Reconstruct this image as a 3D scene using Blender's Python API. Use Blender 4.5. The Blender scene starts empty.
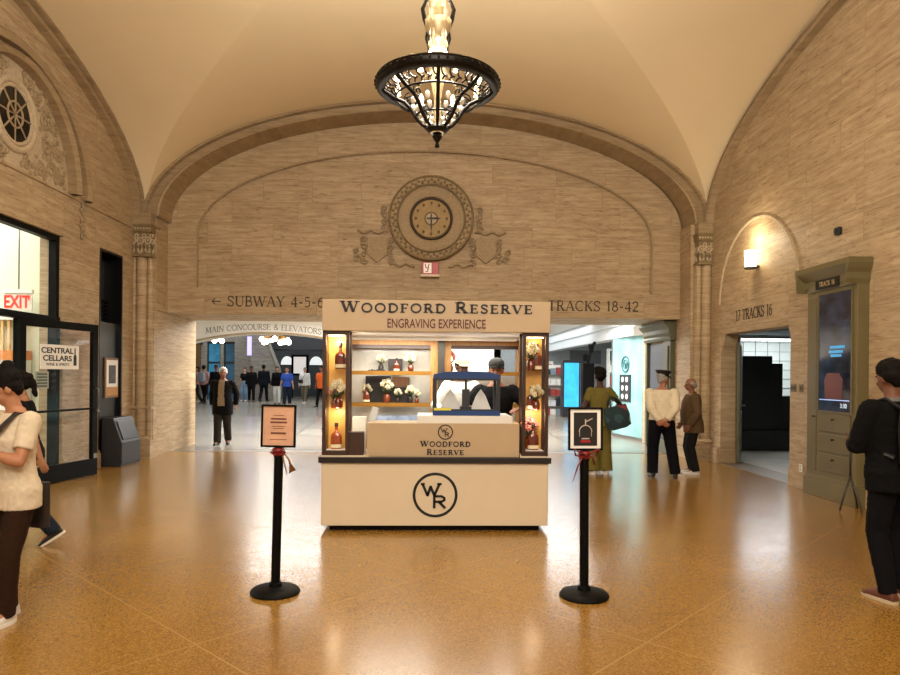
import bpy, bmesh, math, random
import numpy as np
from mathutils import Vector, Matrix, noise as mnoise
random.seed(7)
SC = bpy.context.scene
COL = SC.collection
PI = math.pi
R = math.radians

# ------------------------------------------------------------------ camera
cam_data = bpy.data.cameras.new('camera')
cam_data.sensor_width = 36.0
cam_data.lens = 27.04
cam_data.shift_y = 0.0417
cam_data.clip_end = 200
camera = bpy.data.objects.new('camera', cam_data)
COL.objects.link(camera)
_y, _r = R(2.0), R(0.5)
_fw = Vector((math.sin(_y), math.cos(_y), 0)); _rt = Vector((math.cos(_y), -math.sin(_y), 0)); _up = Vector((0, 0, 1))
_cr = math.cos(_r) * _rt + math.sin(_r) * _up
_cu = math.cos(_r) * _up - math.sin(_r) * _rt
camera.matrix_world = Matrix(((_cr.x, _cu.x, -_fw.x, 0), (_cr.y, _cu.y, -_fw.y, 0), (_cr.z, _cu.z, -_fw.z, 1.6), (0, 0, 0, 1)))
SC.camera = camera

# ------------------------------------------------------------------ view, world, lights
SC.view_settings.view_transform = 'Standard'
SC.view_settings.look = 'None'
SC.view_settings.gamma = 1.0
SC.view_settings.use_curve_mapping = False
SC.view_settings.exposure = 0.12
world = bpy.data.worlds.new('world'); SC.world = world
world.use_nodes = True
world.node_tree.nodes['Background'].inputs[0].default_value = (1.0, 0.92, 0.80, 1)
world.node_tree.nodes['Background'].inputs[1].default_value = 0.62

def area(name, loc, target, size, power, color, size_y=None, spread=None):
    d = bpy.data.lights.new(name, 'AREA'); d.energy = power; d.color = color
    d.shape = 'RECTANGLE' if size_y else 'SQUARE'; d.size = size
    if size_y: d.size_y = size_y
    if spread: d.spread = spread
    o = bpy.data.objects.new(name, d); COL.objects.link(o); o.location = loc
    o.rotation_euler = (Vector(target) - Vector(loc)).to_track_quat('-Z', 'Y').to_euler()
    return o

def bulb_light(name, loc, power, color, radius=0.1):
    d = bpy.data.lights.new(name, 'POINT'); d.energy = power; d.color = color; d.shadow_soft_size = radius
    o = bpy.data.objects.new(name, d); COL.objects.link(o); o.location = loc
    return o

WARM = (1.0, 0.91, 0.78); COOL = (0.93, 0.98, 1.0); NEUTRAL = (1.0, 0.95, 0.88)
bulb_light('light_chandelier', (0.085, 6.6, 4.95), 700, WARM, 0.3)
bulb_light('light_fill_behind', (0.0, -2.6, 5.0), 620, WARM, 0.6)  # added fill lamp behind the camera, unseen and without a fixture
area('light_fill_hall', (0, 1.0, 6.6), (0, 7.0, 0), 6, 520, WARM)  # broad soft fill added overhead, no fixture belongs to it
area('light_passage', (0.0, 16.6, 3.15), (0, 16.6, 0), 9.0, 1200, (1.0, 0.97, 0.93), 3.0)
area('light_fill_corridor', (3.7, 24.5, 3.2), (3.7, 24.5, 0), 2.6, 130, COOL, 8.0)  # extra fill added to brighten the shop corridor, no lamp there
area('light_passage_deep', (-2.0, 24.5, 4.2), (-2, 24.5, 0), 14.0, 600, COOL, 7.0)
area('light_concourse', (-7.0, 35.0, 6.0), (-7, 35, 0), 12.0, 1000, COOL, 9.0)
area('light_wine_shop', (-8.0, 9.0, 4.3), (-8.0, 9.0, 0), 3.5, 260, (0.97, 1.0, 0.9), 4.0)
area('light_store', (7.6, 20.0, 3.0), (7.0, 20.0, 0), 3.5, 850, COOL, 10.0)
area('light_track_room', (7.8, 15.2, 2.5), (7.8, 15.2, 0), 2.4, 70, COOL, 0.6)

# ------------------------------------------------------------------ materials
MATS = {}
def rgb(h):
    v = [int(h[i:i + 2], 16) / 255 for i in (0, 2, 4)]
    return tuple((c / 12.92 if c <= 0.04045 else ((c + 0.055) / 1.055) ** 2.4) for c in v) + (1,)

def newmat(name):
    m = bpy.data.materials.new(name); m.use_nodes = True
    nt = m.node_tree; b = nt.nodes['Principled BSDF']
    MATS[name] = m
    return m, nt, b

def N(nt, t, **kw):
    n = nt.nodes.new(t)
    for k, v in kw.items(): setattr(n, k, v)
    return n

def ramp(nt, stops):
    r = N(nt, 'ShaderNodeValToRGB'); e = r.color_ramp.elements
    while len(e) < len(stops): e.new(0.5)
    for i, (p, c) in enumerate(stops):
        e[i].position = p; e[i].color = c if len(c) == 4 else tuple(c) + (1,)
    return r

def surf(name, col, rough=0.6, metal=0.0, var=0.08, scale=12.0, bump=0.0, emit=None, estr=0, coat=0.0, spec=0.5):
    """plain surface with a little procedural mottling"""
    if name in MATS: return MATS[name]
    m, nt, b = newmat(name)
    c = rgb(col) if isinstance(col, str) else col
    b.inputs['Roughness'].default_value = rough; b.inputs['Metallic'].default_value = metal
    b.inputs['Specular IOR Level'].default_value = spec
    if coat: b.inputs['Coat Weight'].default_value = coat
    tc = N(nt, 'ShaderNodeTexCoord'); no = N(nt, 'ShaderNodeTexNoise')
    no.inputs['Scale'].default_value = scale; no.inputs['Detail'].default_value = 4
    nt.links.new(tc.outputs['Object'], no.inputs['Vector'])
    lo = tuple(max(0, x * (1 - var)) for x in c[:3]) + (1,); hi = tuple(min(1, x * (1 + var)) for x in c[:3]) + (1,)
    rp = ramp(nt, [(0.3, lo), (0.7, hi)])
    nt.links.new(no.outputs['Fac'], rp.inputs['Fac']); nt.links.new(rp.outputs['Color'], b.inputs['Base Color'])
    if bump:
        bp = N(nt, 'ShaderNodeBump'); bp.inputs['Strength'].default_value = bump; bp.inputs['Distance'].default_value = 0.01
        nt.links.new(no.outputs['Fac'], bp.inputs['Height']); nt.links.new(bp.outputs['Normal'], b.inputs['Normal'])
    if emit:
        b.inputs['Emission Color'].default_value = rgb(emit) if isinstance(emit, str) else emit
        b.inputs['Emission Strength'].default_value = estr
    return m

def fabric(name, col, var=0.07): return surf(name, col, rough=0.9, var=var, scale=25, bump=0.15, spec=0.12)

def travertine(name, ax, base='AE9778', dark='937C5F', light='C0AC8C', bw=1.3, bh=0.42, joint=True, off=0.0, vein=1.0):
    """banded limestone; ax picks the horizontal world axis of the wall, rows run along it"""
    if name in MATS: return MATS[name]
    m, nt, b = newmat(name)
    g = N(nt, 'ShaderNodeNewGeometry'); s = N(nt, 'ShaderNodeSeparateXYZ'); nt.links.new(g.outputs['Position'], s.inputs[0])
    cmb = N(nt, 'ShaderNodeCombineXYZ'); nt.links.new(s.outputs['XYZ'.index(ax)], cmb.inputs[0]); nt.links.new(s.outputs[2], cmb.inputs[1])
    nt.links.new(s.outputs['XYZ'.index('Y' if ax == 'X' else 'X')], cmb.inputs[2])
    br = N(nt, 'ShaderNodeTexBrick'); br.offset = 0.37; br.squash = 0.75; br.squash_frequency = 3
    br.inputs['Scale'].default_value = 1; br.inputs['Brick Width'].default_value = bw; br.inputs['Row Height'].default_value = bh
    br.inputs['Mortar Size'].default_value = 0.004; br.inputs['Mortar Smooth'].default_value = 0.1
    br.inputs['Color1'].default_value = (0, 0, 0, 1); br.inputs['Color2'].default_value = (1, 1, 1, 1); br.inputs['Mortar'].default_value = (0.5, 0.5, 0.5, 1)
    mp0 = N(nt, 'ShaderNodeMapping'); mp0.inputs['Location'].default_value = (off, 0.02, 0)
    nt.links.new(cmb.outputs[0], mp0.inputs['Vector']); nt.links.new(mp0.outputs[0], br.inputs['Vector'])
    # shift the veining of every block
    bw_ = N(nt, 'ShaderNodeSeparateColor'); nt.links.new(br.outputs['Color'], bw_.inputs[0])
    add = N(nt, 'ShaderNodeVectorMath', operation='ADD'); sc = N(nt, 'ShaderNodeVectorMath', operation='SCALE'); sc.inputs['Scale'].default_value = 7.3
    nt.links.new(br.outputs['Color'], sc.inputs[0]); nt.links.new(cmb.outputs[0], add.inputs[0]); nt.links.new(sc.outputs[0], add.inputs[1])
    mp = N(nt, 'ShaderNodeMapping'); mp.inputs['Scale'].default_value = (1.3, 12.0, 1.3); nt.links.new(add.outputs[0], mp.inputs['Vector'])
    n1 = N(nt, 'ShaderNodeTexNoise'); n1.inputs['Scale'].default_value = 1.6; n1.inputs['Detail'].default_value = 9; n1.inputs['Roughness'].default_value = 0.62; n1.inputs['Distortion'].default_value = 0.4
    nt.links.new(mp.outputs[0], n1.inputs['Vector'])
    rp = ramp(nt, [(0.28, rgb(dark)), (0.5, rgb(base)), (0.72, rgb(light))]); nt.links.new(n1.outputs['Fac'], rp.inputs['Fac'])
    # dark pits running with the bedding
    mp2 = N(nt, 'ShaderNodeMapping'); mp2.inputs['Scale'].default_value = (7.0, 46.0, 7.0); nt.links.new(add.outputs[0], mp2.inputs['Vector'])
    n2 = N(nt, 'ShaderNodeTexNoise'); n2.inputs['Scale'].default_value = 1.0; n2.inputs['Detail'].default_value = 5; nt.links.new(mp2.outputs[0], n2.inputs['Vector'])
    rp2 = ramp(nt, [(0.30, (0.42, 0.34, 0.26, 1)), (0.43, (1, 1, 1, 1))]); nt.links.new(n2.outputs['Fac'], rp2.inputs['Fac'])
    mx = N(nt, 'ShaderNodeMix', data_type='RGBA', blend_type='MULTIPLY'); mx.inputs[0].default_value = 0.7 * vein
    nt.links.new(rp.outputs['Color'], mx.inputs[6]); nt.links.new(rp2.outputs['Color'], mx.inputs[7])
    # block to block tone
    rp3 = ramp(nt, [(0.0, (0.91, 0.90, 0.88, 1)), (1.0, (1.03, 1.03, 1.02, 1))]); nt.links.new(bw_.outputs[0], rp3.inputs['Fac'])
    mx2 = N(nt, 'ShaderNodeMix', data_type='RGBA', blend_type='MULTIPLY'); mx2.inputs[0].default_value = 1.0
    nt.links.new(mx.outputs[2], mx2.inputs[6]); nt.links.new(rp3.outputs['Color'], mx2.inputs[7])
    last = mx2.outputs[2]
    if joint:
        mx3 = N(nt, 'ShaderNodeMix', data_type='RGBA'); nt.links.new(br.outputs['Fac'], mx3.inputs[0])
        nt.links.new(last, mx3.inputs[6]); mx3.inputs[7].default_value = rgb('8E795A'); last = mx3.outputs[2]
    nt.links.new(last, b.inputs['Base Color'])
    b.inputs['Roughness'].default_value = 0.55; b.inputs['Specular IOR Level'].default_value = 0.35
    bp = N(nt, 'ShaderNodeBump'); bp.inputs['Strength'].default_value = 0.35; bp.inputs['Distance'].default_value = 0.01
    nt.links.new(n2.outputs['Fac'], bp.inputs['Height']); nt.links.new(bp.outputs['Normal'], b.inputs['Normal'])
    return m

def terrazzo():
    m, nt, b = newmat('amber_terrazzo')
    g = N(nt, 'ShaderNodeNewGeometry')
    v = N(nt, 'ShaderNodeTexVoronoi'); v.inputs['Scale'].default_value = 120; nt.links.new(g.outputs['Position'], v.inputs['Vector'])
    sc = N(nt, 'ShaderNodeSeparateColor'); nt.links.new(v.outputs['Color'], sc.inputs[0])
    rp = ramp(nt, [(0.0, rgb('7E5C28')), (0.3, rgb('926C2E')), (0.7, rgb('9B7433')), (1.0, rgb('AE8844'))]); nt.links.new(sc.outputs[0], rp.inputs['Fac'])
    n = N(nt, 'ShaderNodeTexNoise'); n.inputs['Scale'].default_value = 0.55; n.inputs['Detail'].default_value = 6; nt.links.new(g.outputs['Position'], n.inputs['Vector'])
    rp2 = ramp(nt, [(0.3, (0.80, 0.76, 0.70, 1)), (0.7, (1.06, 1.04, 1.0, 1))]); nt.links.new(n.outputs['Fac'], rp2.inputs['Fac'])
    mx = N(nt, 'ShaderNodeMix', data_type='RGBA', blend_type='MULTIPLY'); mx.inputs[0].default_value = 1
    nt.links.new(rp.outputs['Color'], mx.inputs[6]); nt.links.new(rp2.outputs['Color'], mx.inputs[7])
    # thin strips laid on the diagonal
    mp = N(nt, 'ShaderNodeMapping'); mp.inputs['Rotation'].default_value = (0, 0, R(45)); nt.links.new(g.outputs['Position'], mp.inputs['Vector'])
    br = N(nt, 'ShaderNodeTexBrick'); br.offset = 0; br.inputs['Scale'].default_value = 1; br.inputs['Brick Width'].default_value = 1.9; br.inputs['Row Height'].default_value = 1.9; br.inputs['Mortar Size'].default_value = 0.004
    nt.links.new(mp.outputs[0], br.inputs['Vector'])
    mx2 = N(nt, 'ShaderNodeMix', data_type='RGBA'); nt.links.new(br.outputs['Fac'], mx2.inputs[0]); nt.links.new(mx.outputs[2], mx2.inputs[6]); mx2.inputs[7].default_value = rgb('A8864A')
    nt.links.new(mx2.outputs[2], b.inputs['Base Color'])
    n2 = N(nt, 'ShaderNodeTexNoise'); n2.inputs['Scale'].default_value = 3; n2.inputs['Detail'].default_value = 5; nt.links.new(g.outputs['Position'], n2.inputs['Vector'])
    mr = N(nt, 'ShaderNodeMapRange'); mr.inputs['To Min'].default_value = 0.19; mr.inputs['To Max'].default_value = 0.30
    nt.links.new(n2.outputs['Fac'], mr.inputs['Value']); nt.links.new(mr.outputs[0], b.inputs['Roughness'])
    n3 = N(nt, 'ShaderNodeTexNoise'); n3.inputs['Scale'].default_value = 45; nt.links.new(g.outputs['Position'], n3.inputs['Vector'])
    bp = N(nt, 'ShaderNodeBump'); bp.inputs['Strength'].default_value = 0.06; bp.inputs['Distance'].default_value = 0.01
    nt.links.new(n3.outputs['Fac'], bp.inputs['Height']); nt.links.new(bp.outputs['Normal'], b.inputs['Normal'])
    b.inputs['Specular IOR Level'].default_value = 0.7
    b.inputs['Coat Weight'].default_value = 0.42; b.inputs['Coat Roughness'].default_value = 0.19
    return m

def pale_marble():
    m, nt, b = newmat('pale_marble')
    g = N(nt, 'ShaderNodeNewGeometry')
    br = N(nt, 'ShaderNodeTexBrick'); br.offset = 0; br.inputs['Scale'].default_value = 1; br.inputs['Brick Width'].default_value = 3.4; br.inputs['Row Height'].default_value = 1.6; br.inputs['Mortar Size'].default_value = 0.04
    br.inputs['Color1'].default_value = rgb('827B70'); br.inputs['Color2'].default_value = rgb('938B7E'); br.inputs['Mortar'].default_value = rgb('6E665A')
    nt.links.new(g.outputs['Position'], br.inputs['Vector'])
    n = N(nt, 'ShaderNodeTexNoise'); n.inputs['Scale'].default_value = 2; n.inputs['Detail'].default_value = 8; nt.links.new(g.outputs['Position'], n.inputs['Vector'])
    rp = ramp(nt, [(0.3, (0.85, 0.84, 0.82, 1)), (0.7, (1, 1, 1, 1))]); nt.links.new(n.outputs['Fac'], rp.inputs['Fac'])
    mx = N(nt, 'ShaderNodeMix', data_type='RGBA', blend_type='MULTIPLY'); mx.inputs[0].default_value = 1
    nt.links.new(br.outputs['Color'], mx.inputs[6]); nt.links.new(rp.outputs['Color'], mx.inputs[7]); nt.links.new(mx.outputs[2], b.inputs['Base Color'])
    b.inputs['Roughness'].default_value = 0.22
    return m

def glass(name, tint=(1, 1, 1, 1), refl=0.35):
    if name in MATS: return MATS[name]
    m = bpy.data.materials.new(name); m.use_nodes = True; MATS[name] = m
    nt = m.node_tree; nt.nodes.remove(nt.nodes['Principled BSDF'])
    out = nt.nodes['Material Output']
    tr = N(nt, 'ShaderNodeBsdfTransparent'); tr.inputs[0].default_value = tint
    gl = N(nt, 'ShaderNodeBsdfGlossy'); gl.inputs['Roughness'].default_value = 0.03
    lw = N(nt, 'ShaderNodeLayerWeight'); lw.inputs['Blend'].default_value = refl * .35
    cl = N(nt, 'ShaderNodeMath', operation='MINIMUM'); cl.inputs[1].default_value = 0.22; nt.links.new(lw.outputs['Fresnel'], cl.inputs[0])
    no = N(nt, 'ShaderNodeTexNoise'); no.inputs['Scale'].default_value = 1.5
    bp = N(nt, 'ShaderNodeBump'); bp.inputs['Strength'].default_value = 0.01; nt.links.new(no.outputs['Fac'], bp.inputs['Height']); nt.links.new(bp.outputs['Normal'], gl.inputs['Normal'])
    mx = N(nt, 'ShaderNodeMixShader'); nt.links.new(cl.outputs[0], mx.inputs[0]); nt.links.new(tr.outputs[0], mx.inputs[1]); nt.links.new(gl.outputs[0], mx.inputs[2])
    nt.links.new(mx.outputs[0], out.inputs['Surface'])
    return m

def stripes(name, cols, axis=2, scale=20.0, rough=0.5, emit=0.0):
    """printed bands along one object axis"""
    if name in MATS: return MATS[name]
    m, nt, b = newmat(name)
    tc = N(nt, 'ShaderNodeTexCoord'); s = N(nt, 'ShaderNodeSeparateXYZ'); nt.links.new(tc.outputs['Object'], s.inputs[0])
    mu = N(nt, 'ShaderNodeMath', operation='MULTIPLY'); mu.inputs[1].default_value = scale; nt.links.new(s.outputs[axis], mu.inputs[0])
    fr = N(nt, 'ShaderNodeMath', operation='FRACT'); nt.links.new(mu.outputs[0], fr.inputs[0])
    rp = ramp(nt, [(i / len(cols), rgb(c)) for i, c in enumerate(cols)]); rp.color_ramp.interpolation = 'CONSTANT'
    nt.links.new(fr.outputs[0], rp.inputs['Fac']); nt.links.new(rp.outputs['Color'], b.inputs['Base Color'])
    b.inputs['Roughness'].default_value = rough
    if emit:
        nt.links.new(rp.outputs['Color'], b.inputs['Emission Color']); b.inputs['Emission Strength'].default_value = emit
    return m

def wood(name, a, c, scale=6.0, rough=0.45):
    if name in MATS: return MATS[name]
    m, nt, b = newmat(name)
    tc = N(nt, 'ShaderNodeTexCoord'); mp = N(nt, 'ShaderNodeMapping'); mp.inputs['Scale'].default_value = (14, 14, 1.2)
    nt.links.new(tc.outputs['Object'], mp.inputs['Vector'])
    n = N(nt, 'ShaderNodeTexNoise'); n.inputs['Scale'].default_value = scale; n.inputs['Detail'].default_value = 6; n.inputs['Distortion'].default_value = 0.6
    nt.links.new(mp.outputs[0], n.inputs['Vector'])
    rp = ramp(nt, [(0.3, rgb(a)), (0.7, rgb(c))]); nt.links.new(n.outputs['Fac'], rp.inputs['Fac']); nt.links.new(rp.outputs['Color'], b.inputs['Base Color'])
    b.inputs['Roughness'].default_value = rough
    return m

M = {}
M['end_stone'] = travertine('travertine_facing_hall', 'X')
M['side_stone'] = travertine('travertine_along_hall', 'Y', off=0.3)
M['plain_stone'] = travertine('travertine_dressed', 'X', joint=False, vein=0.5)
M['plain_stone_side'] = travertine('travertine_dressed_side', 'Y', joint=False, vein=0.5)
M['pilaster_stone'] = travertine('travertine_pilaster', 'X', bw=9.0, bh=0.55, vein=0.8)
M['jamb_stone'] = travertine('travertine_jamb', 'Y', base='B8A68A', dark='8E7B60', light='CFC0A6', bw=1.2, bh=0.4)
M['moulding'] = travertine('travertine_moulding', 'X', base='9A8466', dark='86704F', light='AA9474', joint=False, vein=0.4)
M['moulding_side'] = travertine('travertine_moulding_side', 'Y', base='9A8466', dark='86704F', light='AA9474', joint=False, vein=0.4)
M['carved_dark'] = surf('carved_limestone_dark', '7E6B4A', 0.75, var=0.25, scale=25, bump=0.3)  # darker tone that sets off the paler capital leaves; also the clock wreath
M['carved'] = surf('carved_limestone', '9C8769', 0.7, var=0.2, scale=25, bump=0.3)
M['carved_pale'] = surf('carved_limestone_pale', 'B5A388', 0.7, var=0.15, scale=25, bump=0.3)
M['incised'] = surf('incised_lettering_grey', '3C3428', 0.8)
M['plaster'] = surf('smooth_tan_plaster', 'E8D6B2', 0.75, var=0.03, scale=0.6)
M['terrazzo'] = terrazzo()
M['marble'] = pale_marble()
M['white_plaster'] = surf('white_plaster', 'ECE9E2', 0.7, var=0.03, scale=2)
M['grey_stone'] = travertine('grey_stone_wall', 'X', base='8C867C', dark='6C665E', light='A09A90', bw=1.4, bh=0.6)
M['dark_wall'] = surf('dark_grey_wall', '3B3D40', 0.7, var=0.2, scale=1.5)
M['black_metal'] = surf('black_painted_metal', '0A0909', 0.5, var=0.2, spec=0.1)
M['iron'] = surf('black_wrought_iron', '17120E', 0.35, metal=0.6, var=0.3)
M['charcoal'] = surf('charcoal_laminate', '23252A', 0.45, var=0.1)
M['glass'] = glass('clear_glass')
M['green_glass'] = glass('green_tinted_glass', (0.72, 0.93, 0.9, 1), 0.4)
M['brown_wood'] = wood('dark_walnut_veneer', '2A150B', '44250F')
M['light_wood'] = wood('honey_oak', '9C6B35', 'BD8C50')
M['beige'] = surf('beige_laminate', 'BBA382', 0.45, var=0.02, scale=3)
M['cream'] = surf('cream_laminate', 'D9C9AE', 0.45, var=0.02, scale=3)
M['ink'] = surf('dark_brown_lettering', '1B110C', 0.5)
M['red_ink'] = surf('brick_red_lettering', '5E2113', 0.5)
M['black_ink'] = surf('black_lettering', '0A0A0A', 0.5)
M['white'] = surf('white_laminate', 'E6E4DE', 0.4, var=0.02)
M['paper'] = surf('white_paper', 'E9E6DF', 0.8, var=0.03)
M['gold'] = surf('brass_edge', 'A87A34', 0.35, metal=0.6, var=0.1)
M['navy'] = surf('royal_blue_enamel', '163A74', 0.35, var=0.05)
M['steel'] = surf('brushed_steel', '8A8A86', 0.35, metal=0.8, var=0.1)
M['dark_steel'] = surf('dark_anodised_metal', '4A4640', 0.4, metal=0.5, var=0.1)
M['olive'] = surf('olive_painted_wood', '6E6442', 0.45, var=0.06, scale=3)
M['olive_dark'] = surf('olive_painted_wood_panel', '645A3B', 0.45, var=0.06, scale=3)
M['grey_green'] = surf('grey_green_painted_metal', '57563F', 0.45, var=0.06, scale=3)
M['rubber'] = surf('black_rubber', '121212', 0.7)

# ------------------------------------------------------------------ mesh building
class MB:
    def __init__(s): s.v = []; s.f = []; s.T = None
    def add(s, vs, fs):
        o = len(s.v)
        for p in vs:
            p = Vector(p)
            if s.T is not None: p = s.T @ p
            s.v.append(tuple(p))
        s.f += [tuple(i + o for i in f) for f in fs]
        return s
    def box(s, x0, y0, z0, x1, y1, z1):
        x0, x1 = sorted((x0, x1)); y0, y1 = sorted((y0, y1)); z0, z1 = sorted((z0, z1))
        return s.add([(x0, y0, z0), (x1, y0, z0), (x1, y1, z0), (x0, y1, z0), (x0, y0, z1), (x1, y0, z1), (x1, y1, z1), (x0, y1, z1)],
                     [(0, 3, 2, 1), (4, 5, 6, 7), (0, 1, 5, 4), (1, 2, 6, 5), (2, 3, 7, 6), (3, 0, 4, 7)])
    def prism(s, poly, a, b, axis=1):
        """polygon in the two other axes, extruded along axis from a to b"""
        n = len(poly)
        def P(u, w, t):
            return {0: (t, u, w), 1: (u, t, w), 2: (u, w, t)}[axis]
        vs = [P(u, w, a) for u, w in poly] + [P(u, w, b) for u, w in poly]
        fs = [tuple(range(n)), tuple(range(2 * n - 1, n - 1, -1))] + [(i, i + n, (i + 1) % n + n, (i + 1) % n) for i in range(n)]
        return s.add(vs, fs)
    def lathe(s, prof, c=(0, 0, 0), n=24, axis=2, close=True):
        vs = []; fs = []; m = len(prof)
        for r, h in prof:
            for k in range(n):
                a = 2 * PI * k / n; q = (r * math.cos(a), r * math.sin(a))
                p = {2: (q[0], q[1], h), 1: (q[0], h, q[1]), 0: (h, q[0], q[1])}[axis]
                vs.append((c[0] + p[0], c[1] + p[1], c[2] + p[2]))
        for i in range(m - 1):
            for k in range(n): fs.append((i * n + k, i * n + (k + 1) % n, (i + 1) * n + (k + 1) % n, (i + 1) * n + k))
        if close:
            fs.append(tuple(range(n - 1, -1, -1))); fs.append(tuple(range((m - 1) * n, m * n)))
        return s.add(vs, fs)
    def rings(s, rs, cap=True):
        """rs: list of rings (equal-length point lists)"""
        n = len(rs[0]); vs = [p for r in rs for p in r]; fs = []
        for i in range(len(rs) - 1):
            for k in range(n): fs.append((i * n + k, i * n + (k + 1) % n, (i + 1) * n + (k + 1) % n, (i + 1) * n + k))
        if cap: fs.append(tuple(range(n - 1, -1, -1))); fs.append(tuple(range((len(rs) - 1) * n, len(rs) * n)))
        return s.add(vs, fs)
    def tube(s, pts, r, n=8, flat=1.0, up=(0, 0, 1)):
        pts = [Vector(p) for p in pts]; rs = []
        rad = r if isinstance(r, (list, tuple)) else [r] * len(pts)
        for i, p in enumerate(pts):
            t = (pts[min(i + 1, len(pts) - 1)] - pts[max(i - 1, 0)]).normalized()
            a = t.cross(Vector(up));
            if a.length < 1e-3: a = t.cross(Vector((1, 0.2, 0)))
            a.normalize(); b = a.cross(t)
            rs.append([p + a * (rad[i] * math.cos(2 * PI * k / n)) + b * (rad[i] * flat * math.sin(2 * PI * k / n)) for k in range(n)])
        return s.rings(rs)
    def torus(s, c, Rr, r, axis=2, n=32, m=8, a0=0, a1=2 * PI, ry=None):
        pts = []
        k_ = n if abs(a1 - a0 - 2 * PI) > 1e-6 else n
        full = abs(a1 - a0 - 2 * PI) < 1e-6
        rs = []
        for k in range(k_ + (0 if full else 1)):
            a = a0 + (a1 - a0) * k / k_; ring = []
            for j in range(m):
                b = 2 * PI * j / m; q = Rr + r * math.cos(b); h = (ry or r) * math.sin(b)
                u, w = q * math.cos(a), q * math.sin(a)
                p = {2: (u, w, h), 1: (u, h, w), 0: (h, u, w)}[axis]
                ring.append((c[0] + p[0], c[1] + p[1], c[2] + p[2]))
            rs.append(ring)
        if full:
            vs = [p for r_ in rs for p in r_]; fs = []
            K = len(rs)
            for i in range(K):
                for j in range(m): fs.append((i * m + j, i * m + (j + 1) % m, ((i + 1) % K) * m + (j + 1) % m, ((i + 1) % K) * m + j))
            return s.add(vs, fs)
        return s.rings(rs)
    def ball(s, c, r, n=12, m=8, rz=None, ry=None):
        rz = rz or r; ry = ry or r; vs = [(c[0], c[1], c[2] - rz)]; fs = []
        for i in range(1, m):
            t = -PI / 2 + PI * i / m
            for k in range(n):
                a = 2 * PI * k / n
                vs.append((c[0] + r * math.cos(t) * math.cos(a), c[1] + ry * math.cos(t) * math.sin(a), c[2] + rz * math.sin(t)))
        vs.append((c[0], c[1], c[2] + rz)); L = len(vs) - 1
        for k in range(n): fs.append((0, 1 + (k + 1) % n, 1 + k))
        for i in range(m - 2):
            for k in range(n): fs.append((1 + i * n + k, 1 + i * n + (k + 1) % n, 1 + (i + 1) * n + (k + 1) % n, 1 + (i + 1) * n + k))
        for k in range(n): fs.append((L, 1 + (m - 2) * n + k, 1 + (m - 2) * n + (k + 1) % n))
        return s.add(vs, fs)
    def quad(s, a, b, c, d): return s.add([a, b, c, d], [(0, 1, 2, 3)])
    def mesh(s, name):
        me = bpy.data.meshes.new(name); me.from_pydata(s.v, [], s.f); me.validate()
        bm = bmesh.new(); bm.from_mesh(me); bmesh.ops.recalc_face_normals(bm, faces=bm.faces); bm.to_mesh(me); bm.free()
        return me
    def build(s, name, mat, parent=None, smooth=False, bevel=0.0, loc=None, rotz=None):
        me = s.mesh(name); o = bpy.data.objects.new(name, me); COL.objects.link(o)
        me.materials.append(M[mat] if isinstance(mat, str) else mat)
        if smooth:
            for p in me.polygons: p.use_smooth = True
        if smooth == 'auto':
            me.set_sharp_from_angle(angle=R(38))
        if bevel:
            md = o.modifiers.new('bevel', 'BEVEL'); md.width = bevel; md.segments = 2; md.limit_method = 'ANGLE'; md.angle_limit = R(40)
        if parent is not None: o.parent = parent
        if loc is not None: o.location = loc
        if rotz is not None: o.rotation_euler = (0, 0, rotz)
        return o

def thing(name, label, cat, loc=(0, 0, 0), rotz=0.0, group=None):
    o = bpy.data.objects.new(name, None); COL.objects.link(o); o.location = loc; o.rotation_euler = (0, 0, rotz)
    o.empty_display_size = 0.2
    o['label'] = label; o['category'] = cat
    if group: o['group'] = group
    return o
def tag(o, label, cat, group=None):
    o['label'] = label; o['category'] = cat
    if group: o['group'] = group
    return o
def struct(o):
    o['kind'] = 'structure'; return o
def dup(root, loc, rotz=None, label=None, group=None):
    r = root.copy(); COL.objects.link(r); r.location = loc
    if rotz is not None: r.rotation_euler = (0, 0, rotz)
    if label: r['label'] = label
    if group: r['group'] = group
    for ch in list(root.children):
        c = ch.copy(); COL.objects.link(c); c.parent = r
        for g in list(ch.children):
            d = g.copy(); COL.objects.link(d); d.parent = c
    return r

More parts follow.
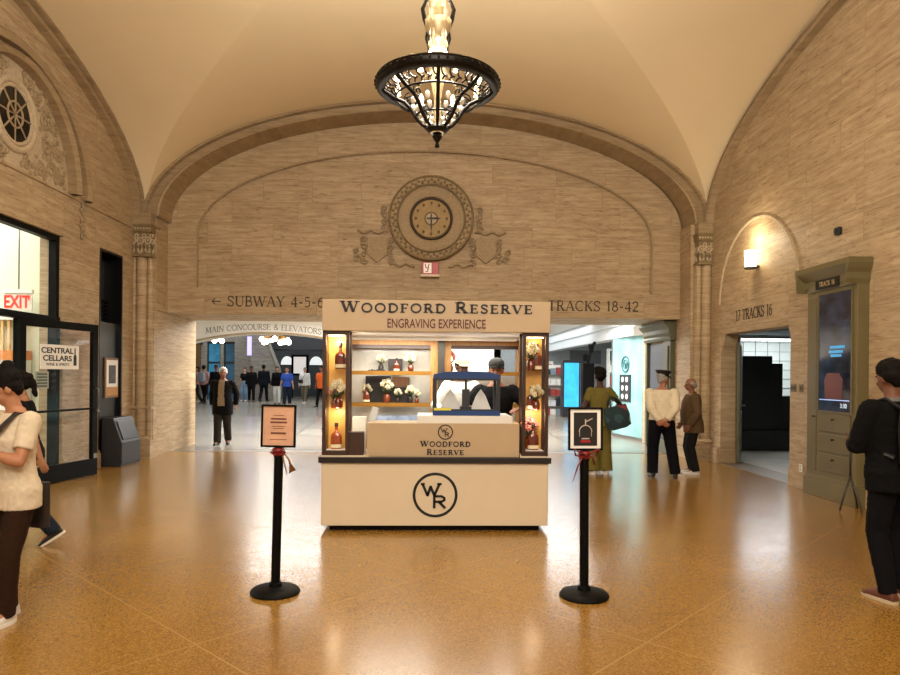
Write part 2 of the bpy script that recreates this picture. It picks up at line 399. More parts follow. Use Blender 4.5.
# ------------------------------------------------------------------ lettering
# serif capitals as strokes on a unit-high grid: (thickness class, points)
def _arc(cx, cy, rx, ry, a0, a1, n=14): return [(cx + rx * math.cos(R(a0 + (a1 - a0) * i / n)), cy + ry * math.sin(R(a0 + (a1 - a0) * i / n))) for i in range(n + 1)]
S_ = [(.52, .80), (.44, .93), (.28, .98), (.12, .92), (.07, .76), (.14, .62), (.30, .52), (.46, .41), (.53, .25), (.47, .09), (.30, .02), (.14, .05), (.06, .2)]
GL = {
 'A': (.78, [('n', [(.08, 0), (.39, 1)]), ('t', [(.39, 1), (.70, 0)]), ('n', [(.20, .36), (.58, .36)])], [(.08, 0), (.70, 0)]),
 'B': (.66, [('t', [(.14, 0), (.14, 1)]), ('m', [(.14, .98), (.36, .98), (.5, .9), (.53, .76), (.48, .6), (.34, .53), (.14, .53)]), ('m', [(.34, .53), (.54, .45), (.6, .27), (.53, .09), (.36, .02), (.14, .02)])], [(.14, 0), (.14, 1)]),
 'C': (.78, [('m', _arc(.44, .5, .36, .48, 48, 312, 18)), ('n', [(.69, .86), (.69, .66)])], []),
 'D': (.80, [('t', [(.14, 0), (.14, 1)]), ('m', [(.14, .98)] + _arc(.32, .5, .40, .48, 90, -90, 16) + [(.14, .02)])], [(.14, 0), (.14, 1)]),
 'E': (.64, [('t', [(.14, 0), (.14, 1)]), ('n', [(.14, .97), (.56, .97)]), ('n', [(.14, .52), (.46, .52)]), ('n', [(.14, .03), (.58, .03)]), ('n', [(.56, 1), (.56, .80)]), ('n', [(.58, 0), (.58, .22)]), ('n', [(.46, .62), (.46, .42)])], [(.14, 0), (.14, 1)]),
 'F': (.60, [('t', [(.14, 0), (.14, 1)]), ('n', [(.14, .97), (.56, .97)]), ('n', [(.14, .50), (.46, .50)]), ('n', [(.56, 1), (.56, .78)]), ('n', [(.46, .60), (.46, .40)])], [(.14, 0), (.14, 1)]),
 'I': (.34, [('t', [(.17, 0), (.17, 1)])], [(.17, 0), (.17, 1)]),
 'K': (.74, [('t', [(.14, 0), (.14, 1)]), ('n', [(.18, .44), (.60, 1)]), ('t', [(.30, .58), (.64, 0)])], [(.14, 0), (.14, 1), (.60, 1), (.64, 0)]),
 'L': (.60, [('t', [(.14, 0), (.14, 1)]), ('n', [(.14, .03), (.54, .03)]), ('n', [(.54, 0), (.54, .24)])], [(.14, 0), (.14, 1)]),
 'M': (.94, [('n', [(.13, 0), (.17, 1)]), ('t', [(.17, 1), (.47, .08)]), ('n', [(.47, .08), (.77, 1)]), ('t', [(.77, 1), (.81, 0)])], [(.13, 0), (.15, 1), (.79, 1), (.81, 0)]),
 'N': (.82, [('n', [(.13, 0), (.13, 1)]), ('t', [(.13, 1), (.69, 0)]), ('n', [(.69, 0), (.69, 1)])], [(.13, 0), (.12, 1), (.69, 1)]),
 'O': (.86, [('m', _arc(.43, .5, .37, .49, 0, 360, 26))], []),
 'P': (.64, [('t', [(.14, 0), (.14, 1)]), ('m', [(.14, .98), (.38, .98), (.52, .89), (.56, .73), (.5, .56), (.36, .47), (.14, .47)])], [(.14, 0), (.14, 1)]),
 'R': (.74, [('t', [(.14, 0), (.14, 1)]), ('m', [(.14, .98), (.38, .98), (.52, .89), (.55, .74), (.5, .58), (.36, .5), (.14, .5)]), ('t', [(.36, .5), (.66, 0)])], [(.14, 0), (.14, 1), (.66, 0)]),
 'S': (.60, [('m', S_), ('n', [(.52, .96), (.52, .74)]), ('n', [(.06, .04), (.06, .26)])], []),
 'T': (.70, [('t', [(.35, 0), (.35, 1)]), ('n', [(.06, .97), (.64, .97)]), ('n', [(.06, 1), (.06, .78)]), ('n', [(.64, 1), (.64, .78)])], [(.35, 0)]),
 'U': (.80, [('t', [(.14, 1), (.14, .34), (.2, .12), (.38, .02), (.54, .06)]), ('n', [(.5, .04), (.62, .14), (.67, .34), (.67, 1)])], [(.14, 1), (.67, 1)]),
 'V': (.76, [('t', [(.08, 1), (.38, 0)]), ('n', [(.38, 0), (.68, 1)])], [(.08, 1), (.68, 1)]),
 'W': (1.10, [('t', [(.08, 1), (.33, 0)]), ('n', [(.33, 0), (.55, .96)]), ('t', [(.53, .96), (.78, 0)]), ('n', [(.78, 0), (1.02, 1)])], [(.08, 1), (.54, 1), (1.02, 1)]),
 'Y': (.74, [('t', [(.08, 1), (.37, .45)]), ('n', [(.37, .45), (.66, 1)]), ('t', [(.37, .48), (.37, 0)])], [(.08, 1), (.66, 1), (.37, 0)]),
 '1': (.44, [('t', [(.24, 0), (.24, 1)]), ('n', [(.24, 1), (.08, .84)])], [(.24, 0)]),
 '2': (.60, [('m', [(.08, .74), (.12, .9), (.28, .98), (.44, .92), (.5, .74), (.44, .56), (.22, .26), (.07, .05)]), ('t', [(.06, .05), (.54, .05)])], []),
 '4': (.62, [('t', [(.42, 0), (.42, 1)]), ('n', [(.42, 1), (.05, .30)]), ('m', [(.05, .30), (.56, .30)])], [(.42, 0)]),
 '5': (.58, [('m', [(.12, .96), (.48, .96)]), ('n', [(.14, .96), (.12, .56)]), ('m', [(.12, .56), (.3, .62), (.46, .52), (.5, .32), (.42, .1), (.24, .02), (.08, .1)])], []),
 '6': (.60, [('m', [(.46, .96), (.26, .84), (.12, .6), (.09, .32)]), ('m', _arc(.30, .31, .21, .29, 0, 360, 18))], []),
 '7': (.58, [('m', [(.06, .96), (.52, .96)]), ('t', [(.50, .96), (.22, 0)])], []),
 '8': (.60, [('m', _arc(.30, .75, .17, .23, 0, 360, 16)), ('m', _arc(.30, .27, .22, .25, 0, 360, 16))], []),
 '-': (.44, [('t', [(.08, .42), (.36, .42)])], []),
 '&': (.82, [('m', [(.74, .02), (.26, .70), (.28, .9), (.40, .97), (.52, .88), (.50, .72), (.18, .44), (.10, .24), (.18, .06), (.36, .02), (.56, .14), (.70, .46)])], []),
 '<': (.86, [('m', [(.08, .46), (.80, .46)]), ('m', [(.32, .74), (.06, .46), (.32, .18)])], []),
 ' ': (.40, [], []),
}
def letters(mb, text, h, depth=0.006, bold=1.0, small=None, space=0.0, align='c', fn=None, serif=True, sx=1.0):
    """letters lie in local XZ, facing -Y, baseline z=0. small: height ratio of all but word-initial capitals. fn maps (x, z) on"""
    x = 0.0; segs = []
    first = True
    for ch in text:
        g = GL[ch]; s = h * (small if (small and not first) else 1.0)
        first = ch == ' '
        for k, pts in g[1]:
            wd = {'t': .155, 'm': .12, 'n': .068}[k] * bold * s
            segs.append(([(x + px * s, pz * s) for px, pz in pts], wd, pts[0] == pts[-1] or (abs(pts[0][0] - pts[-1][0]) + abs(pts[0][1] - pts[-1][1])) < 1e-6))
        if serif:
            for px, pz in g[2]:
                zz = pz * s + (0.03 if pz < .5 else -0.03) * s; hw = .14 * s * (0.7 + 0.3 * bold)
                segs.append(([(x + px * s - hw, zz), (x + px * s + hw, zz)], .06 * s * max(1, bold * .9), False))
        x += (g[0] + space) * s
    tot = x - space * h
    off = {'c': -tot / 2, 'l': 0, 'r': -tot}[align]
    for pts, wd, closed in segs:
        P = [Vector(((a + off) * sx, 0, b)) for a, b in pts]
        n = len(P); L = []; Rr = []
        for i in range(n):
            if closed: t = P[(i + 1) % (n - 1)] - P[(i - 1) % (n - 1)]
            else: t = P[min(i + 1, n - 1)] - P[max(i - 1, 0)]
            t.normalize(); q = Vector((-t.z, 0, t.x)) * wd / 2
            L.append(P[i] + q); Rr.append(P[i] - q)
        vs = []; fs = []
        for i in range(n):
            for p in (L[i], Rr[i]):
                pp = fn(p.x, p.z) if fn else (p.x, p.z)
                vs.append((pp[0], 0, pp[1])); vs.append((pp[0], -depth, pp[1]))
        for i in range(n - 1):
            a = i * 4; b = a + 4
            fs += [(a + 1, a + 3, b + 3, b + 1), (a, b, b + 2, a + 2), (a, a + 1, b + 1, b), (a + 2, b + 2, b + 3, a + 3)]
        fs += [(0, 2, 3, 1), (n * 4 - 4, n * 4 - 3, n * 4 - 1, n * 4 - 2)]
        mb.add(vs, fs)
    return tot

def plain_text(mb, text, h, depth=0.004, bold=0.0, sx=1.0, align='c'):
    """sans lettering from the built-in font, in local XZ facing -Y, baseline z=0"""
    cu = bpy.data.curves.new('lettering_curve', 'FONT'); cu.body = text; cu.size = h / 0.73; cu.extrude = depth / 2; cu.offset = bold * h
    o = bpy.data.objects.new('lettering_curve', cu); COL.objects.link(o)
    bpy.context.view_layer.update()
    me = bpy.data.meshes.new_from_object(o.evaluated_get(bpy.context.evaluated_depsgraph_get()))
    vs = [v.co.copy() for v in me.vertices]; fs = [tuple(p.vertices) for p in me.polygons]
    bpy.data.objects.remove(o); bpy.data.curves.remove(cu); bpy.data.meshes.remove(me)
    x0 = min(v.x for v in vs); x1 = max(v.x for v in vs)
    off = {'c': (x0 + x1) / 2, 'l': x0, 'r': x1}[align]
    mb.add([((v.x - off) * sx, -depth / 2 - v.z, v.y) for v in vs], fs)
    return (x1 - x0) * sx

FACE_PX = Matrix.Rotation(R(90), 4, 'Z')     # turns a face that looks to -Y so that it looks to +X
FACE_NX = Matrix.Rotation(R(-90), 4, 'Z')    # ... to -X
def at(x, y, z, rot=None):
    return Matrix.Translation((x, y, z)) @ (rot if rot is not None else Matrix.Identity(4))
# ------------------------------------------------------------------ the hall
WX = 5.50                 # left wall plane
WR = 5.48                 # right wall plane
def WS(sx): return WX if sx < 0 else WR
VX, VC = 5.42, 0.06       # half width and centre line of the vault
Y1 = 13.0                 # arch face at the far end
SPR, RISE, BAY, YC = 4.55, 2.32, 6.4, 6.6

mb = MB(); mb.box(-8, -6.2, -0.2, 8, 14.0, 0.0)
struct(mb.build('floor', 'terrazzo'))
mb = MB(); mb.prism([(14.0, -0.2), (14.0, 0), (18.0, 0), (22.0, 0.2), (46, 0.2), (46, -0.2)], -16, 14, axis=0)
struct(mb.build('floor_concourse', 'marble'))
mb = MB(); mb.box(-5.2, 13.9, -0.1, 5.2, 14.12, 0.002)
struct(mb.build('trim_threshold', surf('grey_threshold_stone', '6E6453', 0.4)))

def vault(yc):
    mb = MB(); n = 22; m = 26
    for web in range(4):
        vs = []; fs = []
        for i in range(n + 1):
            u = PI / 2 * i / n
            for j in range(m + 1):
                v = (2 * j / m - 1) * u
                p, q, z = VX * math.sin(u), BAY * math.sin(v), SPR + RISE * math.cos(v)
                if web in (0, 1): vs.append((VC + (p if web == 0 else -p), yc + q, z))
                else:
                    p, q = VX * math.sin(v), BAY * math.sin(u)
                    vs.append((VC + p, yc + (q if web == 2 else -q), z))
        for i in range(n):
            for j in range(m):
                a = i * (m + 1) + j
                fs.append((a, a + 1, a + m + 2, a + m + 1))
        mb.add(vs, fs)
    return mb
mb = vault(YC); mb2 = vault(YC - 2 * BAY); mb.add(mb2.v, mb2.f)
o = mb.build('ceiling', 'plaster', smooth=True); struct(o)

def half_ell(c, a, z0, r, n=40, t0=0.0, t1=PI):
    return [(c - a * math.cos(t0 + (t1 - t0) * i / n), z0 + r * math.sin(t0 + (t1 - t0) * i / n)) for i in range(n + 1)]

def side_wall(name, sx, rects, mat):
    mb = MB(); x0, x1 = sx * WS(sx), sx * (WS(sx) + 0.35)
    for y0, z0, y1, z1 in rects: mb.prism([(y0, z0), (y1, z0), (y1, z1), (y0, z1)], x0, x1, axis=0)
    for c in (YC, YC - 2 * BAY): mb.prism(half_ell(c, BAY, SPR, RISE), x0, x1, axis=0)
    return struct(mb.build(name, mat))
wall_left = side_wall('wall_left', -1, [(-6.2, 0, 5.0, SPR), (5.0, 3.645, 10.42, SPR), (10.42, 0, 11.55, SPR), (11.55, 3.69, 12.40, SPR), (12.40, 0, 13.4, SPR)], 'side_stone')
wall_right = side_wall('wall_right', 1, [(-6.2, 0, 9.96, SPR), (9.96, 2.455, 12.45, SPR), (12.45, 0, 13.4, SPR)], 'side_stone')

# far wall: deep lintel, side piers, blind arch
TY = 13.62
mb = MB()
poly = [(-5.65, 2.78), (5.65, 2.78)] + [(-x, z) for x, z in half_ell(0, 5.7, SPR, RISE + 0.05)]
mb.prism(poly, TY, 15.4, axis=1)
mb.box(-6.0, Y1, 0, -5.19, 15.4, 2.79); mb.box(5.13, Y1 + 0.0, 0, 6.0, 15.4, 2.79)
mb.box(-6.0, Y1, 2.79, -5.13, TY + .1, SPR + 0.02); mb.box(5.13, Y1, 2.79, 6.0, TY + .1, SPR + 0.02)
wall_back = struct(mb.build('wall_back', 'end_stone'))
# face band between the blind arch and the great arch, and the plain lintel course
PA = [(-4.55, 3.28)] + half_ell(0, 4.55, 4.34, 1.74, 48) + [(4.55, 3.28)]
OA = [(-5.14, 3.28)] + half_ell(0, 5.14, SPR, 2.11, 48) + [(5.14, 3.28)]
mb = MB()
vs = []; fs = []
for (a, b), (c, d) in zip(PA, OA): vs += [(a, TY - .07, b), (c, TY - .07, d), (a, TY + .02, b), (c, TY + .02, d)]
for i in range(len(PA) - 1):
    k = 4 * i; fs += [(k, k + 4, k + 5, k + 1), (k, k + 2, k + 6, k + 4)]
mb.add(vs, fs); mb.box(-5.14, TY - .07, 2.77, 5.14, TY + .02, 3.28)
face_mat = travertine('travertine_face_band', 'X', bw=2.2, bh=0.52, vein=0.7)
struct(mb.build('wall_back_face', face_mat))
mb = MB()   # bead around the blind arch
mb.tube([(x, TY - .075, z) for x, z in [(-4.55, 3.32)] + half_ell(0, 4.55, 4.34, 1.74, 48) + [(4.55, 3.32)]], 0.022, 6)
struct(mb.build('trim_blind_arch', 'carved'))

def sweep(mb, prof, c, sx=None):
    """prof: list of (a, r, depth) semi axes of the arch line and its depth coordinate; arch in XZ (sx None) or on a side wall (YZ)"""
    n = 56; vs = []; fs = []; m = len(prof)
    for i in range(n + 1):
        t = PI * i / n
        for a, r, dd in prof:
            u, w = c[0] - a * math.cos(t), c[1] + r * math.sin(t)
            vs.append((u, dd, w) if sx is None else (dd, u, w))
    for i in range(n):
        for j in range(m - 1): fs.append((i * m + j, i * m + j + 1, (i + 1) * m + j + 1, (i + 1) * m + j))
    mb.add(vs, fs)
mb = MB()
sweep(mb, [(5.55, 2.42, Y1 + .1), (5.46, 2.33, Y1 - .02), (5.42, 2.30, Y1 - .10), (5.36, 2.275, Y1 - .10), (5.34, 2.26, Y1 - .02), (5.31, 2.235, Y1 - .01), (5.29, 2.225, Y1 - .05), (5.20, 2.14, Y1 - .05), (5.17, 2.125, Y1 - .07), (5.13, 2.11, Y1 - .06), (5.12, 2.10, TY + .02)], (.06, SPR))
o = struct(mb.build('trim_great_arch', 'moulding', smooth='auto'))
for i, sx in enumerate((-1, 1)):
    mb = MB(); X = lambda d: sx * (WS(sx) - d)
    sweep(mb, [(6.5, 2.42, X(.02)), (6.41, 2.33, X(.17 if sx < 0 else .04)), (6.35, 2.28, X(.17 if sx < 0 else .12)), (6.33, 2.26, X(.08)), (6.28, 2.23, X(.08)), (6.26, 2.21, X(.13)), (6.22, 2.18, X(.14)), (6.19, 2.155, X(.12)), (6.17, 2.14, X(-.02))], (YC, SPR), sx)
    struct(mb.build(['trim_left_arch', 'trim_right_arch'][i], 'moulding_side', smooth='auto'))

# corner pilasters with carved capitals
for i, sx in enumerate((-1, 1)):
    cx = [-5.36, 5.40][i]; cy = Y1 + .02
    root = bpy.data.objects.new(['trim_1', 'trim_2'][i], None); COL.objects.link(root); root.location = (cx, cy, 0); struct(root)
    mb = MB()
    mb.box(-.215, -.08, 0, .215, .1, 3.8)
    for dx, rr in ((-.15, .055), (0, .10), (.15, .055)): mb.lathe([(rr, 0.3), (rr, 3.8)], (dx, -.10, 0), 16)
    mb.build('shaft', 'pilaster_stone', root, smooth='auto')
    mb = MB(); mb.box(-.225, -.24, 0, .225, .1, .26); mb.box(-.22, -.22, .26, .22, .1, .33)
    mb.torus((0, -.10, .37), .14, .04); mb.box(-.22, -.2, .92, .22, .1, .97)
    mb.build('plinth', 'pilaster_stone', root)
    mb = MB(); mb.box(-.19, -.20, 3.80, .19, .1, 4.26); mb.box(-.225, -.25, 3.76, .225, .1, 3.80)
    mb.box(-.215, -.25, 4.22, .215, .12, 4.32); mb.box(-.235, -.28, 4.32, .235, .12, 4.36)
    MB().box(-.20, -.22, 4.36, .20, .12, 4.58).build('impost', 'moulding', root, bevel=.01)
    mb.build('capital', 'carved_dark', root, smooth='auto')
    mb = MB()
    for dx in (-.14, 0, .14):      # arcade of scrolls and leaves
        mb.torus((dx, -.205, 4.06), .055, .018, axis=1, n=18, m=6); mb.ball((dx, -.21, 4.06), .026, 8, 6)
        for q in (-.035, .035): mb.tube([(dx + q * .3, -.20, 3.81), (dx + q, -.225, 3.88), (dx + q * 1.3, -.23, 3.96), (dx + q * .6, -.215, 4.0)], [.016, .022, .02, .008], 6)
        mb.torus((dx + .07, -.205, 4.15), .03, .014, axis=1, n=14, m=5)
    for dy in (-.12, .0):
        for sgn in (-1, 1): mb.torus((sgn * .19, dy, 4.06), .05, .018, axis=0, n=16, m=6); mb.tube([(sgn * .19, dy, 3.82), (sgn * .215, dy, 3.9), (sgn * .2, dy, 3.99)], .022, 6)
    for k in range(8): mb.ball((-.19 + .054 * k, -.252, 4.28), .022, 8, 5)
    mb.build('capital_leaves', 'carved_pale', root, smooth=True)

# mouldings along the walls
for nm, sx, spans in (('baseboard_left', -1, [(-6, 5.0), (10.42, 11.55), (12.40, 12.75)]), ('baseboard_right', 1, [(-6, 9.96), (12.45, 12.76)])):
    mb = MB()
    for a, b in spans:
        W0 = WS(sx); mb.box(sx * W0, a, 0, sx * (W0 - .05), b, .24); mb.box(sx * W0, a, .24, sx * (W0 - .03), b, .29); mb.box(sx * W0, a, .93, sx * (W0 - .02), b, .965)
    struct(mb.build(nm, 'plain_stone_side'))
mb = MB(); mb.box(-WX, -6, 4.28, -WX + .035, Y1 - .1, 4.315)
struct(mb.build('trim_left_course', 'plain_stone_side'))

# left lunette with the round grille
lun = bpy.data.objects.new('window_lunette', None); COL.objects.link(lun); lun.scale = (1, .975, .975); lun.location = (-WX, 9.13, 4.31); struct(lun)
mb = MB()
n = 40
for a1, r1, a0, r0, d in ((1.98, 1.74, 1.82, 1.60, .15), (1.54, 1.52, 1.40, 1.42, .20)):
    vs = []; fs = []
    for i in range(n + 1):
        t = PI * i / n; c, s_ = -math.cos(t), math.sin(t)
        vs += [(0, a1 * c, r1 * s_), (d * .7, a1 * c, r1 * s_), (d, (a1 * .6 + a0 * .4) * c, (r1 * .6 + r0 * .4) * s_), (d * .8, a0 * c, r0 * s_), (0, a0 * c, r0 * s_)]
    for i in range(n):
        for j in range(4): fs.append((i * 5 + j, i * 5 + j + 1, i * 5 + j + 6, i * 5 + j + 5))
    mb.add(vs, fs)
mb.build('arch_moulding', 'moulding_side', lun, smooth='auto')
mb = MB(); mb.prism(half_ell(0, 1.40, 0.0, 1.42), 0, .02, axis=0); mb.build('panel', 'carved_pale', lun)
mb = MB()
def curl(mb, c, r, turns, a0, rad, sgn=1, x=.03, n=22):
    pts = []
    for i in range(n):
        t = i / (n - 1); a = a0 + sgn * turns * 2 * PI * t; q = r * (1 - .8 * t)
        pts.append((x, c[0] + q * math.cos(a), c[1] + q * math.sin(a)))
    mb.tube(pts, rad, 5, up=(1, 0, 0))
for s_ in (-1, 1):
    for (cy, cz, r) in ((.62, .18, .13), (.92, .22, .14), (1.18, .16, .10), (.78, .50, .12), (1.10, .52, .14), (.74, .86, .13), (1.0, .84, .10), (.52, 1.14, .11), (.30, 1.26, .09), (.78, 1.10, .07), (.30, .14, .10)):
        curl(mb, (s_ * cy, cz), r, 1.6, random.random() * 6, .022, s_)
        for k in range(4):
            a = k * 1.6 + random.random(); mb.ball((.03, s_ * cy + (r + .04) * math.cos(a), cz + (r + .04) * math.sin(a)), .03, 8, 5, rz=.045)
mb.build('vine_relief', 'carved', lun, smooth=True)
mb = MB(); mb.torus((.03, 0, .70), .46, .05, axis=0, n=36); mb.torus((.03, 0, .70), .385, .03, axis=0, n=36); mb.build('round_frame', 'carved_pale', lun, smooth=True)
mb = MB(); mb.lathe([(.37, .02), (.37, .035)], (0, 0, .70), 36, axis=0)
mb.build('pane', surf('dark_window_glass', '050608', 0.12), lun)
mb = MB(); mb.torus((.04, 0, .70), .17, .016, axis=0, n=24, m=6)
for k in range(8):
    a = k * PI / 4; mb.tube([(.04, .0 * math.cos(a), .70 + .0 * math.sin(a)), (.04, .37 * math.cos(a), .70 + .37 * math.sin(a))], .013, 5)
mb.build('grille', 'carved', lun, smooth=True)
# medallion carving between shop window and niche
mb = MB()
for k in range(5):
    curl(mb, (0.0, -.26 + k * .13), .06, 1.2, k, .02, (-1) ** k, .02)
    mb.ball((.02, .05 * (-1) ** k, -.2 + k * .12), .035, 8, 5)
struct(mb.build('trim_left_carving', 'carved', smooth=True, loc=(-WX, 10.95, 4.0)))

# right blind arch above the track doorway
mb = MB()
vs = []; fs = []; n = 40
for i in range(n + 1):
    t = PI * i / n; c, s_ = -math.cos(t), math.sin(t)
    for a, d in ((1.36, 0), (1.355, .03), (1.325, .03), (1.32, 0)): vs.append((WR - d, 11.12 + a * c, 2.95 + (a - .02) * s_))
for i in range(n):
    for j in range(3): fs.append((i * 4 + j, i * 4 + j + 1, i * 4 + j + 5, i * 4 + j + 4))
mb.add(vs, fs); struct(mb.build('trim_right_blind_arch', 'carved_pale', smooth='auto'))

# lettering cut in the stone
mb = MB(); letters(mb, '< SUBWAY 4-5-6', .205, .004, .9, space=.05, align='l', sx=1.12)
struct(mb.build('lettering', 'incised', loc=(-4.27, TY - .071, 2.925)))
mb = MB(); letters(mb, 'TRACKS 18-42', .205, .004, .9, space=.04, align='r', sx=1.15)
struct(mb.build('lettering', 'incised', loc=(4.29, TY - .071, 2.915)))
mb = MB(); letters(mb, '17 TRACKS 16', .185, .004, .9, align='c', sx=.95)
struct(mb.build('lettering', 'incised', loc=(WR - .001, 11.18, 2.60), rotz=R(-90)))

# ------------------------------------------------------------------ wine shop behind the left wall
shop_white = surf('white_painted_wall', 'D8DCC8', 0.7, var=0.03, scale=1)
mb = MB()
mb.box(-11.0, 4.5, 0, -10.9, 11.3, 4.5); mb.box(-11.0, 11.2, 0, -6.0, 11.35, 4.5)
mb.box(-11.0, 4.4, 0, -6.0, 4.5, 4.5)
struct(mb.build('wall_shop', shop_white))
mb = MB(); mb.box(-11, 4.4, 4.5, -6.0, 11.35, 4.6); struct(mb.build('ceiling_shop', 'white_plaster'))
win = bpy.data.objects.new('window_1', None); COL.objects.link(win); win.location = (-WX - .12, 0, 0); struct(win)
mb = MB(); 
mb.box(-.05, 5.0, 3.565, .06, 10.42, 3.645); mb.box(-.05, 10.33, 2.42, .06, 10.42, 3.565); mb.box(-.05, 5.0, 2.33, .08, 10.42, 2.42); mb.box(-.05, 10.32, 0, .08, 10.42, 2.33)
mb.box(-.03, 9.44, 0, .03, 9.54, 2.33); mb.box(-.05, 7.2, 2.42, .06, 7.26, 3.565)
mb.box(-.05, 5.0, 0, .06, 5.1, 3.565); mb.box(-.03, 5.1, 0, .03, 9.44, .18)
mb.build('window_frame', 'black_metal', win)
mb = MB(); mb.box(-.01, 5.1, 2.42, .0, 10.33, 3.565); mb.box(-.01, 5.1, .18, 0, 9.44, 2.33); mb.build('pane', 'glass', win)

# the open glass door of the shop
hx, hy, tx, ty = -5.47, 9.26, -5.14, 10.72
L = math.hypot(tx - hx, ty - hy); ang = math.atan2(ty - hy, tx - hx)
door = bpy.data.objects.new('door_1', None); COL.objects.link(door); door.location = (hx, hy, 0); door.rotation_euler = (0, 0, ang); struct(door)
mb = MB()
mb.box(0, -.03, .01, .10, .03, 2.33); mb.box(L - .11, -.03, .01, L, .03, 2.33); mb.box(.10, -.03, 2.22, L - .11, .03, 2.33); mb.box(.10, -.03, .01, L - .11, .03, .26)
mb.box(.10, -.02, 1.02, L - .11, .02, 1.05)
mb.build('door_frame', 'black_metal', door)
mb = MB(); mb.box(.10, -.005, .26, L - .11, .005, 2.22); mb.build('pane', 'glass', door)
mb = MB(); mb.tube([(L - .06, -.03, 1.0), (L - .06, -.09, 1.02), (L - .06, -.09, 1.34), (L - .06, -.03, 1.36)], .014, 8); mb.build('door_handle', 'steel', door, smooth=True)
mb = MB(); mb.box(L - .09, -.04, .27, L - .02, .04, .34); mb.build('door_stop', 'steel', door)

# tall black niche
mb = MB(); mb.box(-5.88, 11.55, 0, -5.80, 12.40, 3.69); mb.box(-5.80, 11.55, 0, -5.49, 11.59, 3.69); mb.box(-5.80, 12.36, 0, -5.49, 12.40, 3.69); mb.box(-5.80, 11.59, 3.65, -5.49, 12.36, 3.69)
mb.box(-5.80, 11.59, 0, -5.56, 12.36, 2.46)
struct(mb.build('door_2', surf('black_lacquer_panel', '0B0B0C', 0.3, var=0.2)))
mb = MB()
for k in range(6): mb.box(-5.76, 11.59, 2.50 + k * .07, -5.73, 12.36, 2.54 + k * .07)
struct(mb.build('trim_louvre', 'black_metal'))

# ------------------------------------------------------------------ track room behind the right wall
tile = surf('white_glazed_tile', 'C9CFCB', 0.3, var=0.04, scale=3)
mb = MB(); mb.box(10.4, 8.5, 0, 10.5, 16.3, 2.9); mb.box(6.02, 16.2, 0, 10.5, 16.3, 2.9); mb.box(6.0, 8.4, 0, 10.5, 8.5, 2.9)
struct(mb.build('wall_track_room', tile))
mb = MB()
for k in range(12): mb.box(6.02, 16.185, .25 + k * .22, 10.4, 16.2, .258 + k * .22)
for k in range(14): mb.box(6.2 + k * .3, 16.185, .1, 6.208 + k * .3, 16.2, 2.9)
struct(mb.build('trim_tile_joints', surf('grey_tile_joint', '7A807C', .8)))
mb = MB(); mb.box(5.90, 8.4, 2.60, 10.5, 16.3, 2.7); struct(mb.build('ceiling_track_room', surf('black_ceiling', '141414', .8)))
mb = MB(); mb.box(5.50, 10.0, -.02, 6.0, 12.41, .003); struct(mb.build('trim_track_threshold', surf('grey_threshold_stone', '6E6453', .4)))
mb = MB(); mb.box(6.0, 8.5, -.1, 10.4, 16.2, .006); struct(mb.build('floor_track_room', surf('grey_concrete', 'A5A59E', .5, var=.12, scale=3)))
mb = MB()   # stone jamb lining with bevelled head corners
mb.box(WR - .002, 12.40, 0, 5.75, 12.46, 2.455); mb.box(WR - .002, 9.95, 0, 5.83, 10.0, 2.455); mb.box(WR, 10.0, 2.40, 5.83, 12.4, 2.455)
mb.prism([(10.0, 2.40), (10.0, 2.18), (10.11, 2.40)], WR + .02, 5.83, axis=0); mb.prism([(12.40, 2.40), (12.40, 2.10), (12.26, 2.40)], WR + .02, 5.75, axis=0)
struct(mb.build('trim_track_doorway', 'plain_stone_side'))
d3 = bpy.data.objects.new('door_3', None); COL.objects.link(d3); d3.location = (5.79, 12.36, 0); d3.rotation_euler = (0, 0, R(63)); struct(d3)
mb = MB(); mb.box(0, -.03, .02, .98, .03, 2.36)
for z0, z1 in ((.2, .95), (1.15, 2.2)): mb.box(.12, -.045, z0, .86, -.03, z1)
mb.build('door_leaf', 'grey_green', d3, bevel=.005)
mb = MB(); mb.box(.06, -.05, 1.0, .12, -.03, 1.2); mb.tube([(.09, -.05, 1.08), (.09, -.11, 1.08), (.20, -.11, 1.08)], .012, 8); mb.build('door_handle', 'steel', d3, smooth=True)

# ------------------------------------------------------------------ passage and concourse beyond
mb = MB(); mb.box(-12, 15.4, 3.25, 5.2, 20.0, 3.35); struct(mb.build('ceiling_passage', 'white_plaster'))
mb = MB()
arc = [(x, 2.76 - .0545 * (x + 4.6) ** 2) for x in np.linspace(-9.0, -0.4, 30)]
mb.prism([(-12, .0), (-9.0, 0.0)] + [(float(a), float(b)) for a, b in arc] + [(-.4, 0), (2.2, 0), (2.2, 5.2), (-12, 5.2)], 20.0, 20.5, axis=1)
fascia = struct(mb.build('wall_passage_arch', 'white_plaster'))
mb = MB()
def bend(x, z):
    zz = z * 1.0
    return (x, zz - .045 * x * x)
letters(mb, 'MAIN CONCOURSE & ELEVATORS', .165, .004, .85, align='c', fn=bend, sx=1.13)
struct(mb.build('lettering', surf('pale_grey_lettering', '77736A', .7), loc=(-4.78, 19.998, 2.88)))
mb = MB(); mb.tube([(float(a), 19.98, float(b) + .03) for a, b in arc], .03, 6); struct(mb.build('trim_passage_arch', 'plain_stone', smooth=True))
mb = MB(); mb.box(-16, 42.0, 0, 6, 42.3, 7.5); struct(mb.build('wall_concourse', 'dark_wall'))
mb = MB(); mb.box(-16, 20.5, 0, -15.7, 42, 7.5); mb.box(1.0, 20.5, 0, 1.2, 42, 7.5); struct(mb.build('wall_concourse_side', 'grey_stone'))
